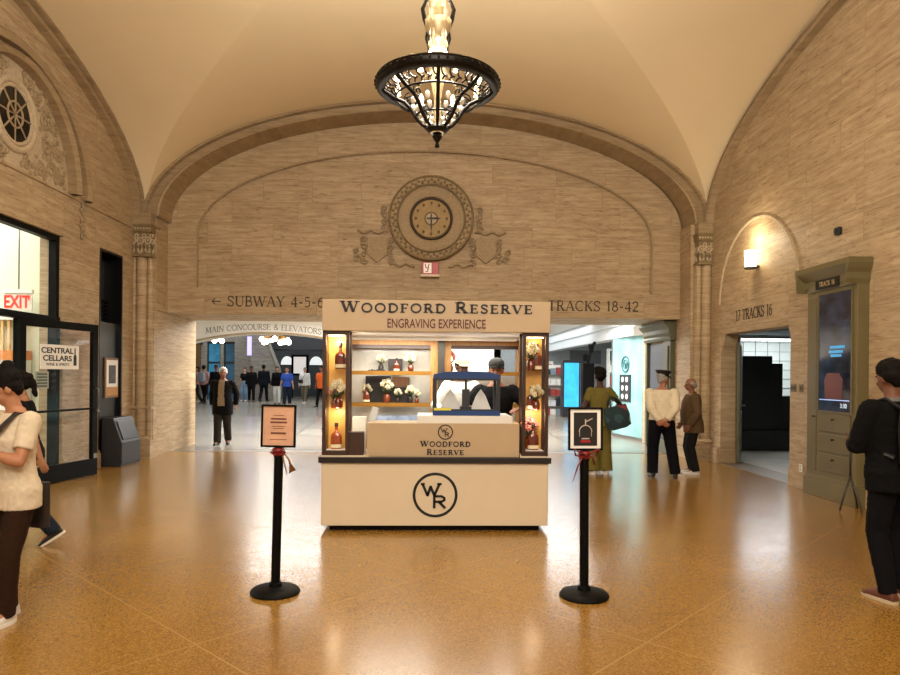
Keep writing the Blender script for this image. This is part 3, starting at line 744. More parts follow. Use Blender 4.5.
mb = MB(); mb.box(-16, 20.0, 7.4, 6, 42.3, 7.5); mb.box(-16, 20.0, 5.1, 1.2, 20.6, 7.5); struct(mb.build('ceiling_concourse', surf('dim_grey_ceiling', '55534F', .8)))
# low dark bridge across the concourse
mb = MB(); mb.box(-9.0, 36.5, 2.9, 1.0, 38.5, 4.6); struct(mb.build('trim_bridge', surf('dark_bridge_cladding', '2F3135', .6, var=.2)))
# stone wall with two shopfront windows
mb = MB(); mb.box(-15.7, 36.0, 0.2, -11.55, 36.4, 5.6); mb.box(-11.55, 36.0, 3.25, -9.3, 36.4, 5.6); mb.box(-10.85, 36.0, .2, -10.68, 36.4, 3.25); mb.box(-10.05, 35.8, .2, -9.0, 36.4, 5.6)
struct(mb.build('wall_shopfronts', 'grey_stone'))
for i, (x0, x1) in enumerate(((-11.55, -10.85), (-10.68, -10.05))):
    w_ = bpy.data.objects.new('window_%d' % (2 + i), None); COL.objects.link(w_); w_.location = (x0, 36.1, .2); struct(w_)
    W_ = x1 - x0
    mb = MB(); mb.box(0, 0, 0, .06, .1, 3.05); mb.box(W_ - .06, 0, 0, W_, .1, 3.05); mb.box(.06, 0, 1.9, W_ - .06, .1, 2.0); mb.box(.06, 0, 2.95, W_ - .06, .1, 3.05); mb.build('window_frame', 'charcoal', w_)
    mb = MB(); mb.box(.06, .04, 0, W_ - .06, .06, 2.95)
    mb.build('pane', surf('lit_blue_shop_glass%d' % i, ['2F5E74', '24404E'][i], .2, var=.8, scale=1.6, emit=['3A90B8', '2A5570'][i], estr=.35), w_)
# stair flank rising to the left
mb = MB(); mb.prism([(-9.0, .2), (-7.45, .2), (-7.7, 1.9), (-8.55, 4.0), (-9.0, 4.3)], 35.0, 36.0, axis=1); struct(mb.build('wall_stair', 'grey_stone'))
mb = MB(); mb.tube([(-7.42, 35.0, .3), (-7.66, 35.0, 1.95), (-8.5, 35.0, 4.05), (-9.0, 35.0, 4.4)], .07, 8); struct(mb.build('trim_stair_rail', 'grey_stone', smooth=True))
for k, (x0, x1) in enumerate(((-8.95, -8.2), (-7.2, -6.4))):
    mb = MB(); mb.prism([(x, z) for x, z in half_ell((x0 + x1) / 2, (x1 - x0) / 2, 2.15, .52, 14)], 41.9, 42.0, axis=1)
    struct(mb.build('window_%d' % (4 + k), surf('lit_archway', 'C9C6BC', .6, emit='E8EEF0', estr=.7)))

# right flank of the passage: door surround, pier, shop fascia
sur = bpy.data.objects.new('door_4', None); COL.objects.link(sur); sur.location = (5.13, 13.62, 0); struct(sur)
mb = MB(); mb.box(-.03, .62, 0, .0, 1.66, 2.32); mb.build('door_leaf', surf('slate_blue_door', '50545C', .45), sur)
mb = MB()
for z in (.3, 1.3): mb.box(-.045, .75, z, -.03, 1.5, z + .85)
mb.build('door_panel', surf('slate_blue_panel', '474B53', .45), sur)
mb = MB(); mb.box(-.10, .18, 0, 0, .60, 2.36); mb.box(-.13, .26, .3, -.10, .52, 2.25); mb.box(-.14, .12, 0, 0, .66, .26); mb.box(-.10, 1.66, 0, 0, 1.78, 2.36); mb.build('door_post', 'grey_green', sur, bevel=.008)
mb = MB(); mb.prism([(0, 2.36), (-.12, 2.36), (-.14, 2.42), (-.12, 2.46), (-.16, 2.52), (-.16, 2.60), (-.22, 2.66), (-.26, 2.70), (-.26, 2.76), (0, 2.76)], .10, 1.78, axis=1); mb.build('door_cornice', 'grey_green', sur)
mb = MB(); mb.box(5.30, 15.4, 0, 6.0, 16.4, 3.3); struct(mb.build('wall_store_pier', 'jamb_stone'))
mb = MB(); mb.box(5.05, 16.4, 2.62, 5.4, 29, 2.84); mb.box(5.12, 16.4, 2.84, 5.4, 29, 2.94); mb.box(5.05, 16.4, 2.94, 5.4, 29, 3.4); struct(mb.build('trim_store_fascia', surf('white_fascia', 'D6DADC', .5, var=.02)))
mb = MB(); mb.box(2.2, 15.4, 3.25, 5.3, 29.0, 3.35); struct(mb.build('ceiling_passage', 'white_plaster'))
mb = MB(); mb.box(5.4, 16.4, 3.1, 11.0, 29, 3.2); struct(mb.build('ceiling_store', surf('grey_store_ceiling', '8E9090', .8)))
mb = MB(); mb.box(2.0, 29.0, 0, 11, 29.2, 3.4); mb.box(10.9, 16.4, 0, 11.0, 29, 3.2); struct(mb.build('wall_store', surf('pale_grey_store_wall', 'A9AEB0', .6)))
mb = MB(); mb.box(2.0, 20.0, 0, 2.2, 29.0, 3.4); struct(mb.build('wall_passage', 'white_plaster'))
gw = bpy.data.objects.new('window_6', None); COL.objects.link(gw); gw.location = (5.35, 16.45, 0); gw.rotation_euler = (0, 0, math.atan2(1.75, -.30)); struct(gw)
mb = MB(); mb.box(0, -.01, .08, 1.77, .01, 2.62)
mb.build('pane', surf('frosted_teal_glass', '86B6B8', .25, var=.3, scale=1.4), gw)
mb = MB(); mb.box(0, -.03, 0, 1.77, .03, .08); mb.box(0, -.03, .08, .03, .03, 2.62); mb.box(1.74, -.03, .08, 1.77, .03, 2.62); mb.build('window_frame', 'steel', gw)
# ------------------------------------------------------------------ bourbon kiosk
KX, KY = 0.10, 6.90
kiosk = thing('kiosk', 'beige bourbon engraving kiosk with black lettering standing in the middle of the hall', 'kiosk', (KX, KY, 0))
mb = MB(); mb.box(-1.16, 0, .06, 1.16, .70, .70); mb.build('base_panel', 'cream', kiosk, bevel=.006)
mb = MB(); mb.box(-1.08, .08, 0, 1.08, .66, .06); mb.build('toe_kick', 'black_metal', kiosk)
mb = MB(); mb.box(-1.185, -.03, .70, 1.185, .72, .76); mb.build('counter_slab', surf('near_black_counter', '1C120C', .35), kiosk, bevel=.004)
for a, b in ((-1.155, -.68), (.87, 1.155)): MB().box(a, -.005, .76, b, .64, .775).build('counter_liner', 'cream', kiosk)
hd = MB().box(-1.155, -.04, 2.04, 1.16, .10, 2.355).build('header', 'beige', kiosk, bevel=.004)
mb = MB(); mb.T = at(0, -.042, 2.23); letters(mb, 'WOODFORD RESERVE', .108, .006, 1.75, small=.80, space=.19, sx=1.48); mb.build('header_lettering', 'ink', hd)
mb = MB(); mb.T = at(0, -.042, 2.075); plain_text(mb, 'ENGRAVING EXPERIENCE', .095, .006, bold=.012, sx=.67); mb.build('header_subtitle', 'red_ink', hd)
MB().box(-1.155, .10, 2.04, 1.155, 1.95, 2.10).build('canopy', 'white', kiosk)
# emblem on the base
def emblem(mb, r, th):
    mb.torus((0, -.001, 0), r, th, axis=1, n=48, m=6, ry=.004)
    def st(pts, wd):
        for (a, b), (c, d) in zip(pts[:-1], pts[1:]):
            t = Vector((c - a, 0, d - b)); t.normalize(); q = Vector((-t.z, 0, t.x)) * wd * r; e = t * wd * r * .5
            P = [Vector((a * r, 0, b * r)) - e, Vector((c * r, 0, d * r)) + e]
            mb.add([P[0] + q + Vector((0, y, 0)) for y in (0,)] + [P[0] - q, P[1] - q, P[1] + q] + [v + Vector((0, -.006, 0)) for v in (P[0] + q, P[0] - q, P[1] - q, P[1] + q)],
                   [(0, 1, 2, 3), (7, 6, 5, 4), (0, 4, 5, 1), (1, 5, 6, 2), (2, 6, 7, 3), (3, 7, 4, 0)])
    st([(-.60, .52), (-.36, -.02), (-.22, .40), (-.04, -.02), (.20, .52)], .062)
    st([(-.66, .52), (-.52, .52)], .05); st([(.12, .52), (.28, .52)], .05)
    st([(-.04, -.08), (-.04, -.60)], .062); st([(-.04, -.06), (.30, -.06), (.44, -.14), (.44, -.24), (.30, -.32), (-.04, -.32)], .055); st([(.18, -.32), (.46, -.60)], .062)
mb = MB(); mb.T = at(.0, -.002, .375); emblem(mb, .215, .014); mb.build('emblem', 'black_ink', kiosk)
# raised serving front
fp = MB().box(-.70, .02, .76, .86, .40, 1.105).build('serving_front', 'beige', kiosk, bevel=.004)
mb = MB(); mb.T = at(.10, .018, 1.015); emblem(mb, .072, .006); mb.build('small_emblem', 'ink', fp)
mb = MB(); mb.T = at(.10, .018, .868); letters(mb, 'WOODFORD', .056, .004, 1.8, small=.86, space=.16, sx=1.34); mb.T = at(.10, .018, .783); letters(mb, 'RESERVE', .056, .004, 1.8, small=.86, space=.16, sx=1.34); mb.build('front_lettering', 'ink', fp)
MB().box(-.19, .03, 1.105, .79, .62, 1.178).build('serving_ledge', 'white', kiosk, bevel=.003)
# display towers
def tower(cx, flip):
    x0, x1 = cx - .135, cx + .135
    mb = MB(); z0, z1 = .775, 2.04
    for a in (x0, x1 - .035):
        for b in (0.0, .225): mb.box(a, b, z0, a + .035, b + .035, z1)
    mb.box(x0 + .035, 0, z0, x1 - .035, .035, z0 + .045); mb.box(x0 + .035, 0, z1 - .04, x1 - .035, .035, z1)
    mb.box(x0 + .035, .035, z0, x1 - .035, .225, z0 + .045); mb.box(x0 + .035, .035, z1 - .04, x1 - .035, .225, z1)
    t = mb.build('display_tower', 'brown_wood', kiosk, bevel=.003)
    MB().box(x0 + .035, .228, z0 + .045, x1 - .035, .238, z1 - .04).build('tower_back', surf('gilded_panel', 'D9A552', .4, var=.25, scale=4), t)
    for z in (1.235, 1.645): MB().box(x0 + .035, .036, z, x1 - .035, .226, z + .008).build('tower_shelf', 'glass', t)
    MB().box(x0 + .04, .006, z0 + .046, x1 - .04, .010, z1 - .042).build('tower_glass', 'glass', t)
    MB().box(x0 + .04, .05, z0 + .046, x1 - .04, .22, z0 + .052).build('tower_floor', 'white', t)
    mb = MB(); mb.box(x0 + .05, .045, z1 - .052, x1 - .05, .06, z1 - .042)
    mb.build('tower_lamp', surf('lit_strip', 'FFE9C0', .5, emit='FFD9A0', estr=9), t)
    sx = x0 + .037 if flip else x1 - .045
    MB().box(x0 + .036, .04, z0 + .05, x0 + .040, .225, z1 - .045).build('tower_side', 'glass', t)
    d = bpy.data.lights.new('light_tower', 'POINT'); d.energy = 4.5; d.color = (1, .82, .55); d.shadow_soft_size = .03
    o = bpy.data.objects.new('light_tower', d); COL.objects.link(o); o.location = (KX + cx, KY + .10, 1.93)
    d2 = d.copy(); d2.energy = 2.2
    o = bpy.data.objects.new('light_tower', d2); COL.objects.link(o); o.location = (KX + cx, KY + .06, 1.20)
tower(-1.02, True); tower(1.02, False)
# rear shelving
mb = MB()
for x0, x1 in ((-1.15, -1.06), (-.05, .06), (.10, .21), (1.06, 1.15)): mb.box(x0, 1.64, .0, x1, 1.90, 2.04)
mb.box(-1.06, 1.66, 1.975, 1.06, 1.70, 2.035)
mb.build('rear_post', 'light_wood', kiosk)
mb = MB(); mb.box(-1.06, 1.645, 1.93, 1.06, 1.66, 1.975); mb.build('rear_rail', 'brown_wood', kiosk)
mb = MB(); mb.box(.04, 1.58, 0, .13, 1.64, 2.04); mb.build('centre_post', 'dark_steel', kiosk)
mb = MB(); mb.box(-1.06, 1.88, .7, -.05, 1.90, 1.96); mb.box(.21, 1.88, .7, 1.06, 1.90, 1.58); mb.build('rear_panel', surf('pale_mirror_panel', 'B9B6AC', .18, var=.25, scale=3), kiosk)
mb = MB(); mb.box(.21, 1.885, 1.58, 1.06, 1.895, 1.96); mb.build('rear_window', 'glass', kiosk)
for x0, x1 in ((-1.06, -.05), (.21, 1.06)):
    for z in (1.22, 1.62):
        sh = MB().box(x0, 1.64, z, x1, 1.88, z + .02).build('rear_shelf', 'glass', kiosk)
        MB().box(x0, 1.625, z - .025, x1, 1.64, z + .025).build('shelf_edge', 'gold', sh)
MB().box(-1.06, 1.60, .0, 1.06, 1.86, .78).build('rear_counter', 'light_wood', kiosk)
mb = MB(); mb.box(-1.0, .3, 2.025, 1.0, .5, 2.04); mb.box(-1.0, 1.3, 2.025, 1.0, 1.5, 2.04)
mb.build('ceiling_strip_light', surf('lit_panel', 'FFFFFF', .5, emit='FFF0DA', estr=.25), kiosk)
area('light_kiosk', (KX, KY + 1.0, 2.02), (KX, KY + 1.0, 0), 1.9, 38, (1, .93, .80), .9)
area('light_kiosk_shelf', (KX - .5, KY + 1.4, 1.95), (KX - .5, KY + 1.9, 1.2), .9, 7, (1, .95, .85), .05)

# ------------------------------------------------------------------ bottles, flowers
amber = surf('amber_bourbon_glass', '6A2A0C', .12, var=.25, scale=10, coat=.5)
amber_b = surf('bright_bourbon_glass', 'A64A14', .12, var=.25, scale=10, coat=.5)
lab = surf('cream_label', 'E2D2B0', .6); capm = surf('dark_cork_stopper', '1C100A', .5)
pet = surf('ivory_petals', 'D2C6A4', .8, var=.12); petp = surf('pink_petals', 'C87A72', .8, var=.2); leafm = surf('dark_green_leaf', '3A4A28', .7, var=.2)
redm = surf('red_petals', '9E2418', .8, var=.2)
def oval(rx, ry, z, n=20, pw=.7):
    out = []
    for k in range(n):
        a = 2 * PI * k / n; c, s_ = math.cos(a), math.sin(a)
        out.append((rx * abs(c) ** pw * (1 if c > 0 else -1), ry * abs(s_) ** pw * (1 if s_ > 0 else -1), z))
    return out
def make_bottle(loc, label, h=.25, glassm=amber, group=None):
    t = thing('bourbon_bottle', label, 'bottle', loc, 0, group); k = h / .25
    def S(rx, ry, z): return oval(rx * k, ry * k, z * k)
    mb = MB(); mb.rings([S(.044, .026, 0), S(.050, .030, .006), S(.052, .031, .05), S(.052, .031, .115), S(.046, .028, .140), S(.026, .02, .158), S(.015, .015, .168), S(.0135, .0135, .205), S(.017, .017, .208), S(.017, .017, .214)])
    mb.build('bottle_body', glassm, t, smooth='auto')
    mb = MB(); mb.lathe([(.015 * k, .214 * k), (.019 * k, .217 * k), (.019 * k, .243 * k), (.014 * k, .25 * k)], n=14); mb.build('stopper', capm, t, smooth='auto')
    mb = MB(); mb.rings([oval(.0535 * k, .0325 * k, .012 * k), oval(.0535 * k, .0325 * k, .045 * k)], cap=False); mb.build('bottle_label', lab, t, smooth=True)
    return t
def make_flowers(loc, label, h=.22, pm=pet, dark=False, group=None, nb=7):
    t = thing('flower_arrangement', label, 'flowers', loc, 0, group); k = h / .22
    mb = MB(); mb.lathe([(.022 * k, 0), (.034 * k, .01 * k), (.036 * k, .055 * k), (.026 * k, .075 * k), (.030 * k, .085 * k)], n=14); mb.build('vase', capm if dark else amber, t, smooth='auto')
    mb = MB()
    for i in range(9):
        a = i * 2.4; r = .05 * k; mb.tube([(0, 0, .08 * k), (r * .6 * math.cos(a), r * .5 * math.sin(a), .11 * k), (r * 1.25 * math.cos(a), r * math.sin(a), (.12 + .02 * (i % 3)) * k)], [.004 * k, .011 * k, .002 * k], 5, flat=.4)
    mb.build('foliage', leafm, t, smooth=True)
    for i in range(nb):
        a = i * 2.4 + random.random(); rr = (.012 + .038 * (i / nb) ** .5) * k; c = (rr * 1.15 * math.cos(a), rr * .8 * math.sin(a), (.205 - .075 * (i / nb)) * k)
        mb = MB()
        for j in range(5):
            b = j * 2 * PI / 5 + i; mb.ball((c[0] + .014 * k * math.cos(b), c[1] - .008 * k, c[2] + .014 * k * math.sin(b)), .011 * k, 7, 5, ry=.006 * k)
        mb.ball((c[0], c[1] - .014 * k, c[2]), .009 * k, 6, 4)
        mb.build('blossom', pm, t, smooth=True)
    return t
GT = 'bottles and flowers in the display towers'
tz = (.828, 1.244, 1.654); ty_ = KY + .125
make_bottle((-.925, ty_, tz[0] ), 'amber bourbon bottle on the floor of the left display tower', .27, amber_b)
make_bottle((-.89, ty_, tz[2] - .0), 'dark bourbon bottle on the top shelf of the left display tower', .27)
make_flowers((-.905, ty_ - .02, tz[1]), 'ivory flowers in amber vase on middle shelf of the left display tower', .30, pet, nb=9)
make_flowers((-.955, ty_ + .05, tz[1]), 'pink flowers half hidden behind the ivory ones in the left display tower', .24, petp)
make_bottle((1.15, ty_ + .02, tz[2]), 'slim dark bottle on the top shelf of the right display tower', .28)
make_flowers((1.085, ty_ - .02, tz[2]), 'ivory flowers beside the dark bottle atop the right display tower', .30, pet, nb=8)
make_bottle((1.10, ty_ + .03, tz[1]), 'bourbon bottle behind ivory flowers on middle shelf of the right tower', .24)
make_flowers((1.14, ty_ - .04, tz[1]), 'ivory flowers on the middle shelf of the right display tower', .26, pet, nb=8)
make_bottle((1.12, ty_ - .0, tz[0]), 'dark bourbon bottle on the floor of the right display tower', .27)
make_flowers((1.085, ty_ + .04, tz[0]), 'tall pink flowers at the bottom of the right display tower', .34, petp, nb=9)
# rear shelves
yb = KY + 1.75
make_flowers((-.58, yb, 1.642), 'ivory flowers in dark pot on the upper rear shelf, beside the boxed bottle', .22, pet, True)
make_flowers((-.20, yb, 1.642), 'full ivory bouquet at the post end of the upper rear shelf', .24, pet, nb=11)
make_bottle((-.38, yb - .02, 1.642), 'bourbon bottle standing in front of a dark gift box on the upper rear shelf', .17)
bx = MB().box(-.09, -.03, 0, .09, .03, .16).build('gift_box', surf('dark_gift_box', '2A1A16', .5), None, loc=(-.40, yb + .06, 1.642), bevel=.003); tag(bx, 'dark brown gift box behind the bottle on the upper rear shelf', 'box')
mb = MB()
for k in range(6): mb.ball((-.10 + .035 * k, 0, .018 + .008 * (k % 2)), .022, 8, 6)
tag(mb.build('dark_berries', capm, None, smooth=True, loc=(-.62, yb - .07, 1.62)), 'string of dark berries at the foot of ivory flowers on the upper rear shelf', 'decoration')
make_bottle((-.76, yb - .03, 1.242), 'bourbon bottle wreathed in ivory blossoms on the middle rear shelf', .20)
make_flowers((-.76, yb + .03, 1.242), 'ivory blossoms crowning a bourbon bottle on the middle rear shelf', .23, pet)
make_flowers((-.50, yb - .05, 1.242), 'tall ivory bouquet before the dark box on the middle rear shelf', .30, pet, nb=9)
make_flowers((-.36, yb - .055, 1.242), 'low white bouquet in the centre of the middle rear shelf', .18, pet, True)
make_flowers((-.20, yb - .05, 1.242), 'wide ivory bouquet in dark pot near the centre post on the middle shelf', .22, pet, True, nb=11)
make_flowers((-.12, yb - .06, 1.242), 'small ivory bouquet against the wooden post on the middle shelf', .17, pet, nb=8)
bx = MB().box(-.16, -.04, 0, .16, .04, .34).build('presentation_case', surf('black_presentation_case', '18130F', .5), None, loc=(-.62, yb + .09, 1.242), bevel=.004); tag(bx, 'tall black presentation case at the back of the middle rear shelf', 'box')
bx = MB().box(-.11, -.03, 0, .11, .03, .33).build('wooden_case', wood('brown_case_wood', '4A2E18', '6A4526'), None, loc=(-.33, yb + .09, 1.242), bevel=.004); tag(bx, 'brown wooden case beside the black one on the middle rear shelf', 'box')
bx = MB().box(-.20, -.03, 0, .20, .03, .20).build('low_case', surf('black_presentation_case', '18130F', .5), None, loc=(-.38, yb + .035, 1.242), bevel=.004); tag(bx, 'low wide black case in front of the brown wooden case on the middle rear shelf', 'box')
make_flowers((.30, yb, 1.642), 'pink flowers on the shelf behind the blue display case', .26, petp)
tag(MB().box(-.30, -.06, 0, .30, .06, .30).build('glass_tray_rack', surf('pale_blue_boxes', '8D9DB8', .4, var=.4, scale=9), None, loc=(-.35, KY + 1.68, .78)), 'low rack of pale blue boxes on the rear counter', 'rack')
# small things on the counter
bx = MB().box(-.08, -.06, 0, .08, .06, .235).build('menu_box', 'brown_wood', None, loc=(-.69 - .0, KY + .07, .775), bevel=.003); tag(bx, 'small dark wooden box at the foot of the left display tower', 'box')
bx.location.x = -.715
bx = MB().box(-.07, -.05, 0, .07, .05, .38).build('paper_bag', 'paper', None, loc=(-.70, KY + .26, .775), bevel=.003); tag(bx, 'white paper bag standing behind the small dark wooden box', 'bag')
mb = MB(); mb.T = Matrix.Rotation(R(18), 4, 'Y'); mb.box(-.035, -.012, 0, .035, .012, .15)
tag(mb.build('card_reader', surf('pale_grey_plastic', 'C8CCD0', .4), None, loc=(-.575, KY + .25, 1.109), bevel=.004), 'tilted pale grey tablet stand beside the left tower', 'tablet')
# blue engraving cabinet
bc = thing('engraving_cabinet', 'royal blue framed glass engraving cabinet on the white kiosk ledge', 'display case', (.42, KY + .12, 1.180))
mb = MB(); mb.rings([[(-.35, y, .385), (.35, y, .385), (.345, y, .425), (.25, y, .452), (0, y, .462), (-.25, y, .452), (-.345, y, .425)] for y in (0, .34)]); mb.build('cabinet_top', 'navy', bc)
mb = MB(); mb.box(-.35, -.005, 0, .35, .34, .05); mb.build('cabinet_base', 'navy', bc)
mb = MB()
for x in (-.35, .31): mb.box(x, 0, .05, x + .04, .03, .385); mb.box(x, .31, .05, x + .04, .34, .385)
mb.box(-.31, 0, .05, .31, .02, .065); mb.box(-.31, 0, .365, .31, .02, .385)
mb.build('cabinet_frame', surf('dark_cabinet_frame', '22242A', .4), bc)
mb = MB(); mb.box(-.31, .008, .065, .31, .012, .365); mb.box(-.335, .03, .05, -.33, .31, .385); mb.box(.33, .03, .05, .335, .31, .385); mb.build('cabinet_glass', 'glass', bc)
mb = MB(); mb.box(-.04, .12, .05, .04, .20, .27); mb.box(-.012, .14, .27, .012, .17, .385); mb.box(-.06, .10, .05, .06, .24, .09); mb.build('engraving_head', 'charcoal', bc, bevel=.003)
mb = MB(); mb.box(-.34, -.008, .052, -.16, -.004, .078); mb.build('cabinet_label', surf('yellow_label', 'D8D048', .5), bc)
mb = MB()
for x in (-.16, .17): mb.prism([(x - .11, .05), (x + .11, .05), (x + .05, .20), (x, .27), (x - .05, .20)], .26, .29, axis=1)
mb.build('paper_guard', 'paper', bc)

# ------------------------------------------------------------------ barrier posts with framed notices
def stanchion(loc, tilt, label, paperm, bowm, right):
    t = thing('sign_stand', label, 'sign stand', loc); 
    mb = MB(); mb.lathe([(.178, 0), (.18, .012), (.165, .03), (.10, .045), (.05, .05), (.045, .075), (.03, .08)], n=36); mb.build('base', 'black_metal', t, smooth='auto')
    mb = MB(); mb.lathe([(.033, .07), (.033, .99), (.037, .99), (.037, 1.05), (.02, 1.06)], n=20); mb.build('pole', 'black_metal', t, smooth='auto')
    fr = thing('frame', '', '', (0, 0, 0)); del fr['label']; del fr['category']; bpy.data.objects.remove(fr)
    mb = MB(); w, h = .125, .155; zc = 1.22
    mb.box(-w, -.045, zc - h, -w + .014, -.02, zc + h); mb.box(w - .014, -.045, zc - h, w, -.02, zc + h); mb.box(-w + .014, -.045, zc - h, w - .014, -.02, zc - h + .014); mb.box(-w + .014, -.045, zc + h - .014, w - .014, -.02, zc + h); mb.box(-w + .014, -.028, zc - h + .014, w - .014, -.02, zc + h - .014)
    mb.box(-.02, -.02, .98, .02, .0, zc)
    f = mb.build('sign_frame', 'black_metal', t, bevel=.002)
    MB().box(-w + .014, -.034, zc - h + .014, w - .014, -.029, zc + h - .014).build('notice', paperm, f)
    mb = MB()
    if not right:
        for z, ww, hh in ((zc + .045, .055, .012), (zc + .02, .06, .012), (zc - .06, .055, .014)): mb.box(-ww, -.036, z, ww, -.0345, z + hh)
        for z, ww in ((zc - .005, .05), (zc - .02, .04), (zc + .075, .04), (zc - .1, .06)): mb.box(-ww, -.036, z, ww, -.0345, z + .004)
        mb.build('notice_print', surf('red_brown_print', '6A3A2A', .7), f)
    else:
        mb.box(-.085, -.036, zc - .122, .085, -.0345, zc + .118); mb.build('notice_picture', surf('black_picture', '120E0D', .5), f)
        mb = MB(); mb.torus((0, -.037, zc - .02), .045, .004, axis=1, n=24, m=5, a0=0, a1=PI); mb.box(-.045, -.038, zc - .055, -.041, -.036, zc - .02); mb.box(.041, -.038, zc - .055, .045, -.036, zc - .02)
        mb.box(-.028, -.038, zc - .075, .028, -.036, zc - .066); mb.box(-.004, -.038, zc + .03, .004, -.036, zc + .07); mb.tube([(0, -.037, zc + .05), (.05, -.037, zc + .075)], .004, 5)
        mb.build('notice_drawing', surf('pale_drawing', 'B8A8A0', .6), f)
        MB().box(-.035, -.038, zc - .098, .035, -.036, zc - .082).build('notice_stamp', surf('red_stamp', 'A01818', .6), f)
    mb = MB()
    z = 1.03
    mb.lathe([(.038, z - .03), (.045, z), (.038, z + .03)], n=18)
    if right:
        for s_ in (-1, 1): mb.tube([(0, -.045, z), (s_ * .05, -.06, z + .025), (s_ * .085, -.055, z + .045), (s_ * .075, -.05, z + .0), (s_ * .03, -.05, z - .01), (0, -.045, z)], [.01, .02, .022, .02, .014, .008], 6, flat=.35)
        mb.tube([(-.02, -.05, z), (-.06, -.055, z - .08), (-.095, -.05, z - .19)], [.012, .02, .012], 6, flat=.2)
        mb.tube([(.02, -.05, z), (.05, -.055, z - .02), (.065, -.05, z - .07)], [.012, .02, .016], 6, flat=.2)
    else:
        for s_ in (-1, 1): mb.tube([(0, -.04, z), (s_ * .035, -.05, z + .02), (s_ * .05, -.045, z), (s_ * .02, -.045, z - .02), (0, -.04, z)], [.01, .02, .022, .016, .008], 6, flat=.5)
    b = mb.build('ribbon_bow', bowm, t, smooth=True)
    if not right:
        mb = MB(); mb.tube([(.04, -.03, z), (.085, -.035, z - .06), (.11, -.03, z - .13), (.085, -.03, z - .15)], [.01, .022, .026, .012], 6, flat=.3)
        mb.tube([(.03, -.035, z - .01), (.05, -.04, z - .08), (.07, -.035, z - .16)], [.01, .014, .012], 6, flat=.3)
        mb.build('ribbon_tail', surf('gold_brown_ribbon', '8A5A26', .5), b, smooth=True)
    t.rotation_euler = (0, R(tilt), 0)
    return t
rib = surf('dark_red_ribbon', '7A1216', .5, var=.2)
stanchion((-1.09, 4.98, 0), 1.0, 'black post stand with salmon paper notice and gold ribbon tail, beside the kiosk end', surf('salmon_notice_paper', 'C79A7E', .7, var=.12, scale=14), rib, False)
stanchion((1.16, 4.88, 0), -.4, 'black post stand with dark framed picture and red bow', 'paper', rib, True)
# ------------------------------------------------------------------ chandelier
ch = thing('chandelier', 'black wrought iron ring chandelier with scrollwork bowl hanging from the vault', 'chandelier', (.085, 6.6, 4.458)); ch.scale = (.846, .846, .846)
mb = MB()
vs = []; prof = [(.60, -.10), (.66, -.11), (.70, -.09), (.715, -.06), (.715, -.02), (.69, 0), (.66, -.01), (.665, -.05), (.62, -.085)]
mb.lathe(prof + [prof[0]], n=64, close=False); mb.torus((0, 0, .0), .70, .012, n=64, m=6)
ring = mb.build('ring', 'iron', ch, smooth='auto')
mb = MB()
for k in range(48):
    a = 2 * PI * k / 48; mb.ball((.718 * math.cos(a), .718 * math.sin(a), -.04), .015, 6, 4, rz=.022)
mb.build('ring_beading', 'iron', ring, smooth=True)
brz = surf('pale_bronze_scrollwork', 'B9A684', .35, metal=.5, var=.3)
for k in range(8):
    a = 2 * PI * k / 8 + PI / 8 * 0 - PI / 2; c, s_ = math.cos(a), math.sin(a)
    mb = MB()
    pts = [(.66, -.05), (.60, -.13), (.50, -.19), (.38, -.24), (.30, -.32), (.24, -.42), (.17, -.50), (.10, -.54)]
    mb.tube([(c * r, s_ * r, z) for r, z in pts], [.026, .024, .024, .022, .024, .024, .022, .02], 6, up=(-s_, c, 0))
    rb = mb.build('bowl_rib', 'iron', ch, smooth=True)
    mb = MB()
    def spir(cr, cz, r0, turns, a0, sg, rad=.010):
        P = []
        for i in range(18):
            t = i / 17; q = r0 * (1 - .82 * t); an = a0 + sg * turns * 2 * PI * t; r = cr + q * math.cos(an); P.append((c * r, s_ * r, cz + q * math.sin(an)))
        mb.tube(P, rad, 5, up=(-s_, c, 0))
    spir(.50, -.10, .09, 1.5, -1.2, 1); spir(.32, -.20, .075, 1.5, 2.0, -1); spir(.17, -.37, .06, 1.4, -.5, 1)
    mb.build('scroll', 'iron', rb, smooth=True)
# pierced band between ribs
mb = MB()
for k in range(40):
    a = 2 * PI * k / 40 + .13
    P = []
    for i in range(14):
        t = i / 13; an = a + .09 * math.cos(t * 9) * (1 - .5 * t); r = .64 - .16 * t + .02 * math.sin(t * 9); P.append((r * math.cos(an), r * math.sin(an), -.07 - .12 * t + .02 * math.sin(t * 9)))
    mb.tube(P, .010, 5)
mb.torus((0, 0, -.20), .48, .012, n=48, m=6); mb.torus((0, 0, -.41), .25, .012, n=32, m=6)
mb.build('pierced_band', 'iron', ch, smooth=True)
mb = MB(); mb.lathe([(.02, -.76), (.03, -.74), (.015, -.70), (.045, -.66), (.06, -.63), (.03, -.61), (.10, -.585), (.135, -.55), (.12, -.52), (.04, -.50)], n=24); mb.build('finial', 'iron', ch, smooth='auto')
mb = MB(); mb.lathe([(.06, -.60), (.085, -.592), (.095, -.58)], n=24); mb.build('finial_glint', surf('boss_glint', 'D8D0C0', .15, metal=.8), ch, smooth=True)  # pale metal cap put on the black finial as its glint
bulbm = surf('lit_candle_bulb', 'FFF2D8', .4, emit='FFE4B4', estr=7)
cry = surf('frosted_glass_drop', 'EDE6D6', .15, var=.15, spec=.8)
for k in range(8):
    a = 2 * PI * (k + .5) / 8; c, s_ = math.cos(a), math.sin(a)
    mb = MB(); mb.lathe([(.018, 0), (.028, .02), (.03, .05), (.02, .085), (.004, .11)], (c * .50, s_ * .50, -.06), 10); mb.lathe([(.035, -.02), (.02, 0)], (c * .50, s_ * .50, -.06), 10); mb.build('bulb', bulbm, ch, smooth='auto')
